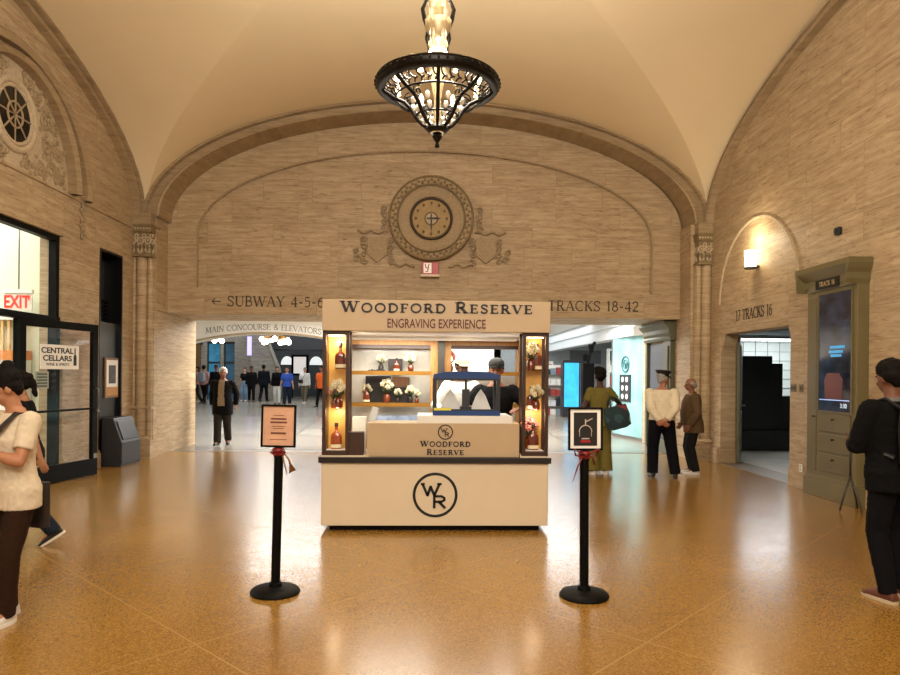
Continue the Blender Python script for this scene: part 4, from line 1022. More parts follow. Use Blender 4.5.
for k in range(8):
    a = 2 * PI * (k + .5) / 8; c, s_ = math.cos(a), math.sin(a); mb = MB()
    for r, z, q in ((.30, -.26, .03), (.24, -.34, .028), (.20, -.42, .026), (.15, -.48, .022)): mb.ball((c * r, s_ * r, z), q, 8, 6, rz=q * 1.5)
    mb.build('glass_drop', cry, ch, smooth=True)
mb = MB(); mb.lathe([(.05, -.50), (.04, -.2), (.09, .1), (.075, .16), (.10, .22), (.13, .30), (.10, .36), (.12, .42), (.10, .50), (.14, .58), (.16, .70), (.09, .78), (.07, .9), (.05, 1.0), (.04, 1.1)], n=20)
mb.build('stem', surf('cream_gilt_stem', 'C9B68E', .35, metal=.3, var=.2), ch, smooth='auto')
for k in range(6):
    a = 2 * PI * k / 6; c, s_ = math.cos(a), math.sin(a); mb = MB()
    mb.tube([(c * r * (.82 if z > .2 else 1), s_ * r * (.82 if z > .2 else 1), z) for r, z in ((.62, .05), (.45, .12), (.24, .16), (.14, .24), (.12, .40), (.15, .50), (.13, .60), (.19, .72), (.22, .84), (.17, .94), (.10, .92), (.12, .84))], [.016] * 4 + [.024, .03, .03, .027, .024, .02, .016, .012], 6, up=(-s_, c, 0))
    mb.build('stem_scroll', ['iron', brz, brz][k % 3], ch, smooth=True)
mb = MB()
for k in range(21):
    mb.torus((0, 0, 1.14 + k * .08), .035, .009, axis=k % 2, n=14, m=5)
mb.build('chain', 'iron', ch, smooth=True)
mb = MB(); mb.lathe([(.05, 2.73), (.2, 2.80), (.26, 2.84), (.26, 2.89)], n=28); mb.build('ceiling_rose', brz, ch, smooth='auto')

# ------------------------------------------------------------------ clock, shields, alarm on the far wall
ck = thing('wall_clock', 'round carved stone wall clock with black hands above the lintel', 'clock', (.07, 13.62, 4.735))
mb = MB(); mb.lathe([(.845, 0), (.845, -.09), (.80, -.12), (.70, -.10), (.68, -.06), (.66, -.05), (.46, -.04), (.44, -.05)], n=64, axis=1, close=False); sur_ = mb.build('surround', 'carved', ck, smooth='auto')
mb = MB()
for k in range(72):
    a = 2 * PI * k / 72; q = .75 + .022 * (-1) ** k; mb.ball((q * math.cos(a), -.112, q * math.sin(a)), .032, 7, 5, ry=.018)
mb.torus((0, -.12, 0), .835, .02, axis=1, n=64, m=6); mb.torus((0, -.10, 0), .67, .016, axis=1, n=64, m=6); mb.build('wreath', 'carved_dark', sur_, smooth=True)
mb = MB(); mb.torus((0, -.055, 0), .405, .028, axis=1, n=48, m=8); mb.build('bezel', surf('dark_bronze_bezel', '3E3020', .4, metal=.5), ck, smooth=True)
mb = MB(); mb.lathe([(.39, -.02), (.39, -.05)], n=48, axis=1); dl = mb.build('dial', surf('tan_stone_dial', '9C8254', .6, var=.15), ck)
hm = surf('brown_hour_marks', '6A522E', .5)
for k in range(12):
    a = 2 * PI * k / 12; MB().ball((.31 * math.sin(a), -.055, .31 * math.cos(a)), .025, 6, 4, ry=.008, rz=.035).build('hour_mark', hm, dl, smooth=True)
mb = MB(); mb.torus((0, -.052, 0), .125, .012, axis=1, n=32, m=5); mb.build('dial_ring', hm, dl, smooth=True)
mb = MB(); mb.lathe([(.11, -.051), (.11, -.053)], n=28, axis=1); mb.build('dial_centre', 'carved_pale', dl)
mb = MB(); mb.prism([(-.012, .09), (.012, .09), (.017, -.14), (0, -.30), (-.017, -.14)], -.075, -.068, axis=1); mb.build('minute_hand', 'black_ink', ck)
mb = MB(); mb.prism([(-.09, -.014), (-.09, .014), (.12, .02), (.19, 0), (.12, -.02)], -.084, -.077, axis=1); mb.build('hour_hand', 'black_ink', ck)
for sx, word in ((-1, 'SUBWAY'), (1, 'TRACKS')):
    t = thing('carved_shield', 'carved stone shield and ribbon beside the clock, above the word ' + word, 'carving', (.085 + sx * 1.09, 13.612, 4.10))
    mb = MB(); mb.prism([(-.20, .25), (.20, .25), (.20, -.10), (.0, -.26), (-.20, -.10)], -.05, 0, axis=1); mb.build('shield', 'carved', t, bevel=.012)
    mb = MB()
    for k in range(6):
        curl(mb, (0, 0), .07, 1.3, k, .018, 1, 0)
    mb = MB()
    def sc2(cx, cz, r, a0, sg, rad=.018):
        mb.tube([(cx + r * (1 - .8 * i / 15) * math.cos(a0 + sg * 8 * i / 15), -.03, cz + r * (1 - .8 * i / 15) * math.sin(a0 + sg * 8 * i / 15)) for i in range(16)], rad, 5, up=(0, 1, 0))
    for q in (-1, 1):
        for k in range(4): sc2(q * .27, -.22 + k * .14, .07, k * 1.3, q)
    sc2(sx * .40, -.18, .08, 0, 1); sc2(sx * .44, -.02, .06, 1, -1)
    mb.tube([(-sx * .22 + sx * .62 * u, -.03, .36 + .03 * math.sin(u * 14)) for u in np.linspace(0, 1, 14)], .028, 6, up=(0, 1, 0))
    for k in range(4): sc2(-sx * .13, .44 + .13 * k, .07, k * 1.5, sx, .02)
    mb.tube([(-sx * .25 - sx * .5 * u, -.03, -.30 + .03 * math.sin(u * 12)) for u in np.linspace(0, 1, 12)], .024, 6, up=(0, 1, 0))
    mb.build('ribbon_carving', 'carved', t, smooth=True)
al = thing('fire_alarm', 'red and white fire alarm strobe on the far wall under the clock', 'alarm', (.055, 13.55, 3.70))
MB().box(-.17, -.07, -.10, .17, 0, .15).build('alarm_body', surf('alarm_red', 'A82020', .4), al, bevel=.006)
MB().box(-.13, -.085, -.075, .03, -.07, .13).build('strobe_lens', surf('white_lens', 'E8DCD4', .3), al, bevel=.006)
mb = MB(); mb.tube([(-.10, -.087, .10), (-.08, -.087, .03), (-.04, -.087, .03), (-.02, -.087, .10)], .012, 6); mb.tube([(-.03, -.087, .06), (-.05, -.087, -.04), (-.09, -.087, -.05)], .012, 6); mb.build('strobe_mark', surf('alarm_red_mark', '8A1414', .5), al, smooth=True)
MB().box(-.19, -.09, -.14, .19, 0, -.10).build('alarm_ledge', 'cream', al)

# ------------------------------------------------------------------ wall sconce
sn = thing('wall_sconce', 'glowing white cylinder sconce inside the blind arch above the track doorway', 'sconce', (WR, 11.02, 3.52))
mb = MB(); mb.box(-.10, -.05, -.10, 0, .05, -.06); mb.lathe([(.06, -.13), (.10, -.12), (.10, -.09)], (-.13, 0, 0), 20); mb.build('bracket', 'dark_steel', sn, smooth='auto')
mb = MB(); mb.lathe([(.085, -.09), (.095, .18)], (-.13, 0, 0), 24); mb.build('shade', surf('lit_opal_glass', 'FFF4DC', .4, emit='FFEBC4', estr=11), sn, smooth='auto')
bulb_light('light_sconce', (WR - .28, 11.02, 3.88), 22, (1, .82, .55), .06)

# ------------------------------------------------------------------ track 16 cabinet
cb = thing('information_cabinet', 'tall olive wooden cabinet with a screen and drawers, marked TRACK 16', 'cabinet', (WR, 8.74, 0), R(-90))
D = .15
mb = MB(); mb.box(-.55, -D, .0, .55, 0, 2.86); mb.box(-.58, -D - .03, 0, .58, 0, .24); mb.box(-.565, -D - .015, .24, .565, 0, .28); mb.build('carcass', 'olive', cb, bevel=.006)
mb = MB(); mb.prism([(0, 2.78), (-D - .02, 2.78), (-D - .05, 2.84), (-D - .05, 2.92), (-D - .10, 2.97), (-D - .16, 3.03), (-D - .16, 3.10), (0, 3.10)], -.55, .55, axis=0)
mb.prism([(-.55, 2.78), (-.55, 3.10), (-.60, 3.10), (-.60, 3.03), (-.585, 2.97), (-.57, 2.92), (-.57, 2.84)], -D - .16, 0, axis=1)
mb.prism([(.55, 2.78), (.55, 3.10), (.62, 3.10), (.62, 3.03), (.60, 2.97), (.57, 2.92), (.57, 2.84)], -D - .16, 0, axis=1)
crown = mb.build('crown', 'olive', cb)
pl = MB().box(-.26, -D - .062, 2.79, .26, -D - .05, 2.915).build('sign_plate', 'black_ink', crown)
mb = MB(); mb.T = at(0, -D - .063, 2.825); letters(mb, 'TRACK 16', .062, .002, .9, space=.06); mb.build('sign_lettering', surf('gilt_lettering', 'C9B27A', .4), pl)
mb = MB(); x0, x1, z0, z1 = -.25, .45, 1.17, 2.72
mb.box(x0 - .03, -D - .02, z0 - .03, x0, -D, z1 + .03); mb.box(x1, -D - .02, z0 - .03, x1 + .03, -D, z1 + .03); mb.box(x0, -D - .02, z0 - .03, x1, -D, z0); mb.box(x0, -D - .02, z1, x1, -D, z1 + .03); mb.build('screen_surround', 'olive_dark', cb)
def screen_mat():
    m, nt, b = newmat('departure_screen'); b.inputs['Base Color'].default_value = (.012, .013, .016, 1); b.inputs['Roughness'].default_value = .07
    tc = N(nt, 'ShaderNodeTexCoord'); no = N(nt, 'ShaderNodeTexNoise'); no.inputs['Scale'].default_value = 5; nt.links.new(tc.outputs['Object'], no.inputs['Vector'])
    rp = ramp(nt, [(.35, (.003, .004, .006, 1)), (.75, (.02, .028, .05, 1))]); nt.links.new(no.outputs['Fac'], rp.inputs['Fac']); nt.links.new(rp.outputs['Color'], b.inputs['Emission Color']); b.inputs['Emission Strength'].default_value = 1.0
    return m
sc_ = MB().box(x0, -D - .012, z0, x1, -D, z1).build('screen', screen_mat(), cb)
mb = MB()
for zz, a, b_ in ((1.93, -.02, .28), (1.99, .0, .32), (1.88, .02, .25)): mb.box(a, -D - .014, zz, b_, -D - .0125, zz + .035)
mb.build('screen_panel', surf('blue_screen_panel', '2C7FA8', .3, emit='3A9AD0', estr=.7), sc_)
mb = MB(); mb.prism([(-.10, z0 + .16), (.26, z0 + .16), (.28, z0 + .42), (.20, z0 + .50), (-.06, z0 + .50), (-.12, z0 + .42)], -D - .0135, -D - .0125, axis=1); mb.build('screen_reflection', surf('dull_red_reflection', '4A1814', .4, emit='902A22', estr=.13), sc_)  # faintly glowing red shape painted in for a red jacket's reflection on the glass
MB().box(x0 + .02, -D - .014, z0 + .14, x1 - .03, -D - .0125, z0 + .152).build('screen_line', surf('pale_screen_line', '8AA0C8', .3, emit='A8C0F0', estr=.8), sc_)
mb = MB(); mb.T = at(x1 - .15, -D - .0127, z0 + .05); plain_text(mb, '3:30', .06, .002); mb.build('screen_time', surf('white_screen_text', 'D0E0F0', .3, emit='C0D8F0', estr=.7), sc_)
for k in range(3):
    zz = .36 + k * .265
    d = MB().box(-.24, -D - .018, zz, .44, -D, zz + .235).build('drawer', 'olive_dark', cb, bevel=.006)
    mb = MB(); mb.lathe([(.012, -D - .018), (.010, -D - .03), (.018, -D - .042), (.012, -D - .052)], (.10, 0, zz + .17), 14, axis=1); mb.build('knob', surf('bronze_knob', '2E2618', .35, metal=.6), d, smooth='auto')
mb = MB(); mb.box(-.52, -D - .012, .34, -.31, -D, 2.70); mb.build('side_stile', 'olive_dark', cb, bevel=.006)
mb = MB(); mb.lathe([(.012, -D - .012), (.010, -D - .03), (.018, -D - .042), (.012, -D - .052)], (-.34, 0, 1.08), 14, axis=1); mb.build('door_knob', 'dark_steel', cb, smooth='auto')
mb = MB(); mb.box(-.59, -D - .005, 0.02, .59, -D + .0, .10)
# folded easel leaning by the cabinet
es = thing('folded_tripod', 'dull metal tripod legs standing at the foot of the olive cabinet', 'tripod', (5.12, 7.98, 0))
for p in ((-.16, -.05), (.16, .10), (.02, -.2)):
    mb = MB(); mb.tube([(0, 0, .42), (p[0] * .5, p[1] * .5, .24), (p[0], p[1], .012)], .012, 8); mb.build('leg', 'dark_steel', es, smooth=True)
mb = MB(); mb.tube([(0, 0, .40), (0, 0, .95)], .014, 8); mb.build('column', 'dark_steel', es, smooth=True)
for yy, lab_ in ((9.90, 'wider brass switch plate on the wall near the track doorway'), (9.69, 'narrow brass switch plate on the wall between its wider twin and the cabinet')):
    w_ = .075 if yy > 9.8 else .05
    t = thing('switch_plate', lab_, 'switch', (WR, yy, 1.45), R(-90)); MB().box(-w_, -.012, -.06, w_, 0, .06).build('plate', surf('worn_brass_plate', '6E5A3A', .4, metal=.5), t, bevel=.003)
    for q in ((-.035, .035) if w_ > .06 else (0,)): MB().box(q - .012, -.022, -.03, q + .012, -.012, .03).build('toggle', 'dark_steel', t)
t = thing('wall_outlet', 'small white outlet low on the wall beside the olive cabinet', 'outlet', (WR - .05, 9.60, .30), R(-90)); MB().box(-.04, -.01, -.055, .04, 0, .055).build('plate', 'white', t, bevel=.003)
mb = MB(); mb.box(-.015, -.014, .01, .015, -.01, .035); mb.box(-.015, -.014, -.035, .015, -.01, -.01); mb.build('socket', 'steel', t)
# spot fixture high on the right wall
t = thing('wall_speaker', 'small dark fixture high on the bare right wall above the cabinet', 'fixture', (WR, 8.80, 3.56), R(-90)); MB().box(-.05, -.06, -.05, .05, 0, .05).build('housing', 'charcoal', t, bevel=.01); mb = MB(); mb.lathe([(.03, -.075), (.035, -.06)], n=14, axis=1); mb.build('lens', 'black_ink', t)

# ------------------------------------------------------------------ left side things
t = thing('litter_bin', 'slant-topped charcoal bin in front of the tall black niche', 'bin', (-5.48, 11.98, 0), R(90))
mb = MB(); mb.prism([(0, 0), (-.32, 0), (-.35, .05), (-.35, .40), (-.20, .82), (0, .82)], -.37, .37, axis=0); mb.build('bin_body', 'charcoal', t, bevel=.012)
mb = MB(); mb.T = at(0, -.283, .61) @ Matrix.Rotation(R(-19.6), 4, 'X'); mb.box(-.31, -.012, -.17, .31, .0, .17); mb.build('bin_flap', surf('graphite_flap', '33363C', .35), t, bevel=.004)
MB().box(-.38, -.34, 0, .38, 0, .04).build('bin_plinth', 'rubber', t)
t = thing('framed_poster', 'small framed poster with gold lower band hanging in the black niche', 'poster', (-5.56, 12.10, 1.50), R(90))
mb = MB(); mb.box(-.25, -.03, -.35, .25, 0, .35); mb.build('poster_frame', wood('tan_frame_wood', '6A4A26', '8A6436'), t, bevel=.004)
MB().box(-.21, -.034, -.31, .21, -.03, .31).build('poster_sheet', 'paper', t)
mb = MB(); mb.box(-.13, -.037, -.10, .13, -.034, .22); mb.build('poster_picture', surf('dark_poster_picture', '3A3230', .5, var=.6, scale=14), t)
MB().box(-.21, -.037, -.31, .21, -.034, -.16).build('poster_band', surf('gold_poster_band', 'B07A30', .5), t)
ds = thing('door_sign', 'white CENTRAL CELLARS sign with a bottle mark on the open glass door', 'sign', (hx, hy, 0), ang)
s0, s1 = .36, 1.10
MB().box(s0, -.016, 1.635, s1, -.008, 1.985).build('sign_board', 'paper', ds)
mb = MB(); mb.T = at((s0 + s1) / 2 - .05, -.017, 1.865); plain_text(mb, 'CENTRAL', .080, .002, bold=.036, sx=1.28); mb.T = at((s0 + s1) / 2 - .05, -.017, 1.755); plain_text(mb, 'CELLARS', .080, .002, bold=.036, sx=1.28)
mb.T = at((s0 + s1) / 2 - .05, -.017, 1.685); plain_text(mb, 'WINE & SPIRITS', .042, .002, bold=.01, sx=1.12); mb.build('sign_lettering', 'black_ink', ds)
mb = MB(); X = s1 - .08; mb.prism([(X - .03, 1.69), (X + .03, 1.69), (X + .03, 1.82), (X + .011, 1.86), (X + .011, 1.95), (X - .011, 1.95), (X - .011, 1.86), (X - .03, 1.82)], -.018, -.0165, axis=1); mb.build('bottle_mark', 'black_ink', ds)
nt_ = thing('hours_notice', 'small grey printed notice stuck low on the open glass door', 'notice', (hx, hy, 0), ang)
MB().box(.28, -.012, 1.36, .52, -.007, 1.60).build('notice_sheet', surf('grey_notice', '8F978C', .6), nt_)
mb = MB()
for k in range(5): mb.box(.31, -.0135, 1.385 + k * .042, .49, -.0122, 1.405 + k * .042)
mb.build('notice_print', surf('dark_print', '3A403A', .6), nt_)
t = thing('exit_sign', 'red EXIT letters on a clear hanging panel inside the shop window', 'exit sign', (-6.44, 10.9, 2.56))
MB().box(-.21, -.008, 0, .21, .008, .27).build('sign_panel', surf('milky_acrylic', 'E4DCD4', .2), t)
mb = MB(); mb.T = at(-.02, -.010, .045); plain_text(mb, 'EXIT', .20, .004, bold=.03, sx=.72)
mb.prism([(.17, .14), (.195, .18), (.195, .10)], -.014, -.010, axis=1); mb.build('sign_lettering', surf('exit_red', 'D8281E', .4, emit='FF2A1A', estr=.9), t)
MB().box(-.22, -.03, .27, .22, .03, .33).build('sign_housing', 'white', t); mb = MB(); mb.tube([(0, 0, .33), (0, 0, 1.95)], .012, 8); mb.build('hanger_rod', 'steel', t, smooth=True)
t = thing('slatted_shelf', 'pale wooden slatted shelving with orange band seen through the shop window', 'shelving', (-6.85, 11.0, 0))
mb = MB(); mb.box(-.45, -.0, 0, .45, .18, 1.78); mb.box(-.45, 0, 2.42, .45, .18, 2.5); mb.build('shelf_body', 'white', t)
MB().box(-.46, -.02, 1.78, .46, .18, 1.93).build('shelf_band', surf('orange_band', 'D8822E', .5), t)
mb = MB()
for k in range(9): mb.box(-.44 + k * .1, .02, 1.93, -.40 + k * .1, .06, 2.42)
mb.build('shelf_slats', surf('pale_pine', 'D8B070', .5), t)
t = thing('equipment_case_stack', 'stepped stack of black equipment cases inside the track doorway', 'cases', (7.5, 14.6, 0))
cs = surf('black_case', '17181A', .5)
for x0, y0, x1, y1, z0, z1, nm in ((-.75, 0, .10, .5, .46, 2.08, 'tall_case'), (.10, .05, .36, .5, .46, 1.92, 'middle_case'), (.36, .05, .9, .5, .46, 1.2, 'low_case'), (-.8, -.1, 1.4, .55, .01, .45, 'black_plinth')):
    MB().box(x0, y0, z0, x1, y1, z1).build(nm, cs, t, bevel=.01)
t = thing('tube_light', 'fluorescent tube light under the ceiling of the track room', 'light', (8.2, 15.8, 2.53)); MB().box(-1.2, -.06, 0, 1.2, .06, .05).build('fitting', 'steel', t)
mb = MB(); mb.lathe([(.02, -1.15), (.02, 1.15)], (0, 0, -.03), 10, axis=0); mb.build('tube', surf('lit_tube', 'FFFFFF', .4, emit='F0FAFF', estr=12), t, smooth=True)

# ------------------------------------------------------------------ concourse things
globe = surf('lit_globe', 'FFFFFF', .4, emit='FFF6E4', estr=9)
def cluster(loc, label, n, hang, r=.10, w=.34):
    t = thing('globe_chandelier', label, 'chandelier', loc)
    for k in range(n):
        a = 2 * PI * k / n; mb = MB(); mb.ball((w * math.cos(a), w * math.sin(a), .12 * (k % 2)), r, 10, 7); mb.build('globe', globe, t, smooth=True)
    mb = MB(); mb.torus((0, 0, .16), w, .03, n=20, m=6)
    for k in range(n):
        a = 2 * PI * k / n; mb.tube([(0, 0, .40), (w * math.cos(a), w * math.sin(a), .16)], .02, 5)
    mb.build('hoop', 'gold', t, smooth=True); mb = MB(); mb.tube([(0, 0, .36), (0, 0, hang)], .02, 6); mb.build('drop_rod', 'gold', t, smooth=True)
cluster((-9.75, 32.0, 3.1), 'small globe chandelier in front of the lit blue shop windows', 4, 4.3, .12, .17)
cluster((-6.65, 30.0, 2.98), 'broad globe chandelier in the middle of the concourse beyond the arch', 9, 4.35, .12, .58)
t = thing('ceiling_lamp', 'bright flush ceiling lamp in the passage before the lettered arch', 'lamp', (-4.3, 17.8, 3.25))
mb = MB(); mb.lathe([(.05, -.13), (.2, -.10), (.28, -.03), (.30, 0)], n=24); mb.build('bowl', globe, t, smooth='auto'); mb = MB(); mb.torus((0, 0, -.02), .30, .02, n=28, m=6); mb.build('rim', 'gold', t, smooth=True)
t = thing('poster_board', 'tall freestanding board with white lit sheet in the concourse', 'board', (-7.22, 38.9, .2))
MB().box(-.48, -.06, 1.30, .48, .06, 2.48).build('board_frame', 'black_metal', t); MB().box(-.35, -.07, 1.42, .35, -.06, 2.36).build('board_sheet', surf('lit_white_sheet', 'E8E0DC', .5, var=.12, scale=4, emit='F4ECE8', estr=.6), t)
mb = MB()
for x in (-.45, .39): mb.box(x, -.05, 0, x + .06, .05, 1.30)
mb.build('board_post', 'black_metal', t)
t = thing('lit_pylon_sign', 'slim lavender lit sign hanging beside the concourse stair', 'sign', (-8.9, 34.3, 2.5))
MB().box(-.10, -.05, 0, .10, .05, .95).build('lit_face', surf('lavender_lit_face', 'B8B0E8', .4, emit='B0A8FF', estr=1.1), t); MB().box(-.12, -.02, .95, .12, .06, 4.9).build('sign_hanger', 'charcoal', t)
t = thing('brown_doorway', 'brown panelled doorway at the edge of the concourse wall', 'doorway', (-12.45, 35.95, .2)); MB().box(-.6, -.08, 0, .6, 0, 2.9).build('door_panel', wood('brown_door_wood', '5A3E22', '7A5830'), t); MB().box(-.7, -.1, 2.9, .7, 0, 3.1).build('door_head', 'charcoal', t)

# ------------------------------------------------------------------ store goods seen past the kiosk
def rack(loc, rot, label, w, h, rows, cols, pal, d=.3):
    t = thing('goods_rack', label, 'rack', loc, rot)
    mb = MB(); mb.box(-w / 2, d - .03, 0, w / 2, d, h); mb.box(-w / 2, 0, 0, -w / 2 + .03, d - .03, h); mb.box(w / 2 - .03, 0, 0, w / 2, d - .03, h); mb.build('rack_frame', 'white', t)
    mb = MB()
    for r in range(rows): mb.box(-w / 2 + .03, 0, .1 + r * (h - .1) / rows, w / 2 - .03, d - .03, .125 + r * (h - .1) / rows)
    mb.build('rack_shelf', 'steel', t)
    for r in range(rows):
        z = .125 + r * (h - .1) / rows; cw = (w - .08) / cols
        for c in range(cols):
            x = -w / 2 + .04 + c * cw; hh = (h - .1) / rows * random.uniform(.5, .8)
            b = MB().box(x + .01, .02, z, x + cw - .01, d * .7, z + hh).build('carton', pal[random.randrange(len(pal))], t)
            b['kind'] = 'part'; del b['kind']
pal = [surf('goods_%d' % i, c, .5) for i, c in enumerate(('D8D8DA', '303338', 'B8652E', '7C8A94', 'E8E4DC', '18242C', 'A03A34'))]
rack((4.72, 24.4, 0), R(0), 'white rack of hanging packages between the kiosk and the blue screen', .95, 2.0, 5, 4, pal)
rack((6.35, 21.5, 0), R(0), 'lit shelving with pale goods behind the tall black stand', 1.0, 2.5, 6, 5, pal)
rack((4.55, 27.5, 0), R(0), 'far white rack against the end wall of the shop corridor', 1.3, 2.2, 5, 6, pal)
t = thing('blue_vending_screen', 'bright blue upright screen beside the tall black stand', 'screen', (4.95, 22.9, 0))
MB().box(-.30, 0, 0, .30, .4, 2.15).build('screen_case', 'charcoal', t, bevel=.01)
MB().box(-.25, -.012, .55, .25, 0, 2.05).build('screen_face', surf('blue_lit_screen', '3AA8D8', .2, var=.35, scale=3, emit='38B4EE', estr=.75), t)
t = thing('black_display_stand', 'tall black stand with spotlights in front of the shop opening', 'stand', (4.80, 20.0, 0))
mb = MB(); mb.box(-.17, -.15, 0, .17, .15, 1.98); mb.build('stand_body', 'black_metal', t, bevel=.01)
mb = MB(); mb.tube([(0, 0, 1.98), (.10, 0, 2.4), (.22, 0, 2.62)], .05, 8); mb.lathe([(.07, 2.30), (.10, 2.55)], (.10, -.05, 0), 14); mb.lathe([(.07, 2.05), (.10, 2.25)], (-.08, -.05, 0), 14); mb.build('spotlight', 'black_metal', t, smooth='auto')
t = thing('shop_poster', 'dark poster with pale round shapes on the teal glass', 'poster', (5.17, 17.1, 1.30), math.atan2(1.75, -.30))
MB().box(-.3, .02, -.35, .3, .04, .35).build('poster_sheet', surf('dark_poster', '23262A', .4), t)
t.location = (5.35 - .17 * .95, 16.45 + .95, 1.30)
for k in range(3):
    for q in (-.12, .12): MB().ball((q, .045, -.22 + k * .22), .07, 10, 6, ry=.008).build('poster_shape', 'paper', t, smooth=True)
t = thing('round_decal', 'round dark emblem decal on the teal glass above the poster', 'decal', (5.35 - .17 * .95, 16.45 + .95, 1.92), math.atan2(1.75, -.30))
mb = MB(); mb.torus((0, .025, 0), .20, .02, axis=1, n=30, m=6); mb.torus((0, .025, 0), .11, .012, axis=1, n=24, m=6); mb.prism([(-.08, .05), (.08, .05), (0, -.1)], .02, .03, axis=1); mb.build('decal_ring', surf('teal_decal', '2E6268', .4), t, smooth=True)
t = thing('overhead_panel', 'dark grey panel hung under the shop ceiling above the tall black stand', 'panel', (6.05, 25.6, 2.08))
MB().box(-.6, -.03, 0, .6, .03, .50).build('panel_board', surf('dark_grey_panel', '3A3C3E', .6, var=.15), t, bevel=.004)
for q in (-.45, .45):
    mb = MB(); mb.tube([(q, 0, .50), (q, 0, 1.02)], .012, 6); mb.build('hanger', 'steel', t, smooth=True)
# ------------------------------------------------------------------ people
TMP = bpy.data.scenes.new('workbench')
def remeshed(mb, name, mats, parent, vox, smooth=3, noise=0.0):
    me = mb.mesh(name); o = bpy.data.objects.new(name, me); COL.objects.link(o)
    md = o.modifiers.new('remesh', 'REMESH'); md.mode = 'VOXEL'; md.voxel_size = vox; md.adaptivity = 0
    sm = o.modifiers.new('smooth', 'SMOOTH'); sm.factor = .5; sm.iterations = smooth
    COL.objects.unlink(o); TMP.collection.objects.link(o); VL = TMP.view_layers[0]; VL.update(); dg = VL.depsgraph
    m2 = bpy.data.meshes.new_from_object(o.evaluated_get(dg))
    TMP.collection.objects.unlink(o); COL.objects.link(o)
    o.modifiers.clear(); o.data = m2; bpy.data.meshes.remove(me)
    m2.name = name
    if noise:
        n_ = len(m2.vertices); co = np.empty(n_ * 3); nn = np.empty(n_ * 3); m2.vertices.foreach_get('co', co); m2.vertices.foreach_get('normal', nn); co = co.reshape(-1, 3); nn = nn.reshape(-1, 3)
        amp = np.array([mnoise.noise(Vector(c) * 38) for c in co]) * noise
        m2.vertices.foreach_set('co', (co + nn * amp[:, None]).ravel()); m2.update()
    m2.materials.clear()
    for m in mats: m2.materials.append(m)
    for p in m2.polygons: p.use_smooth = True
    o.parent = parent
    return o

def ell_ring(c, ax, ay, n=18, pw=1.0):
    out = []
    for k in range(n):
        a = 2 * PI * k / n; x, y = math.cos(a), math.sin(a)
        if pw != 1: x = math.copysign(abs(x) ** pw, x); y = math.copysign(abs(y) ** pw, y)
        out.append(c + ax * x + ay * y)
    return out

def limb(mb, pts, rad, flat0=False, flat1=False, n=14):
    """rounded limb through joints with a radius at each joint"""
    pts = [Vector(p) for p in pts]; P = []; Rr = []
    for i in range(len(pts) - 1):
        k = 5
        for j in range(k):
            t = j / k; P.append(pts[i].lerp(pts[i + 1], t)); Rr.append(rad[i] * (1 - t) + rad[i + 1] * t)
    P.append(pts[-1]); Rr.append(rad[-1])
    rs = []
    prev = None
    for i, p in enumerate(P):
        t = (P[min(i + 1, len(P) - 1)] - P[max(i - 1, 0)]).normalized()
        a = prev - t * prev.dot(t) if prev is not None else t.cross(Vector((.13, .9, .31)))
        if a.length < 1e-4: a = t.cross(Vector((1, .1, .2)))
        a.normalize(); prev = a; b = t.cross(a)
        if i == 0 and not flat0:
            for q in (80, 55, 28): rs.append(ell_ring(p - t * Rr[0] * math.sin(R(q)), a * Rr[0] * math.cos(R(q)), b * Rr[0] * math.cos(R(q)), n))
        rs.append(ell_ring(p, a * Rr[i], b * Rr[i], n))
        if i == len(P) - 1 and not flat1:
            for q in (28, 55, 80): rs.append(ell_ring(p + t * Rr[-1] * math.sin(R(q)), a * Rr[-1] * math.cos(R(q)), b * Rr[-1] * math.cos(R(q)), n))
    mb.rings(rs)

def ik(a, t, l1, l2, pole):
    a, t = Vector(a), Vector(t); d = t - a; L = min(d.length, (l1 + l2) * .999); u = d.normalized(); t = a + u * L
    x = (l1 * l1 - l2 * l2 + L * L) / (2 * L); h = math.sqrt(max(0, l1 * l1 - x * x))
    p = Vector(pole); p = p - u * p.dot(u)
    if p.length < 1e-5: p = Vector((0, 1, 0)) - u * u.y
    return a + u * x + p.normalized() * h, t

TORSO_M = [(.80, .0, .085, .075), (.87, .005, .158, .112), (.94, .004, .168, .118), (1.03, 0, .152, .108), (1.12, -.005, .148, .106), (1.23, -.008, .160, .114), (1.33, -.004, .172, .112), (1.40, .006, .168, .092), (1.445, .010, .115, .072), (1.49, .010, .062, .06)]
TORSO_F = [(.80, .0, .088, .078), (.87, .008, .168, .116), (.94, .008, .172, .120), (1.03, .0, .142, .102), (1.11, -.002, .128, .094), (1.21, -.014, .142, .112), (1.28, -.018, .150, .120), (1.36, -.002, .152, .094), (1.42, .008, .130, .076), (1.455, .010, .085, .062), (1.49, .010, .055, .054)]

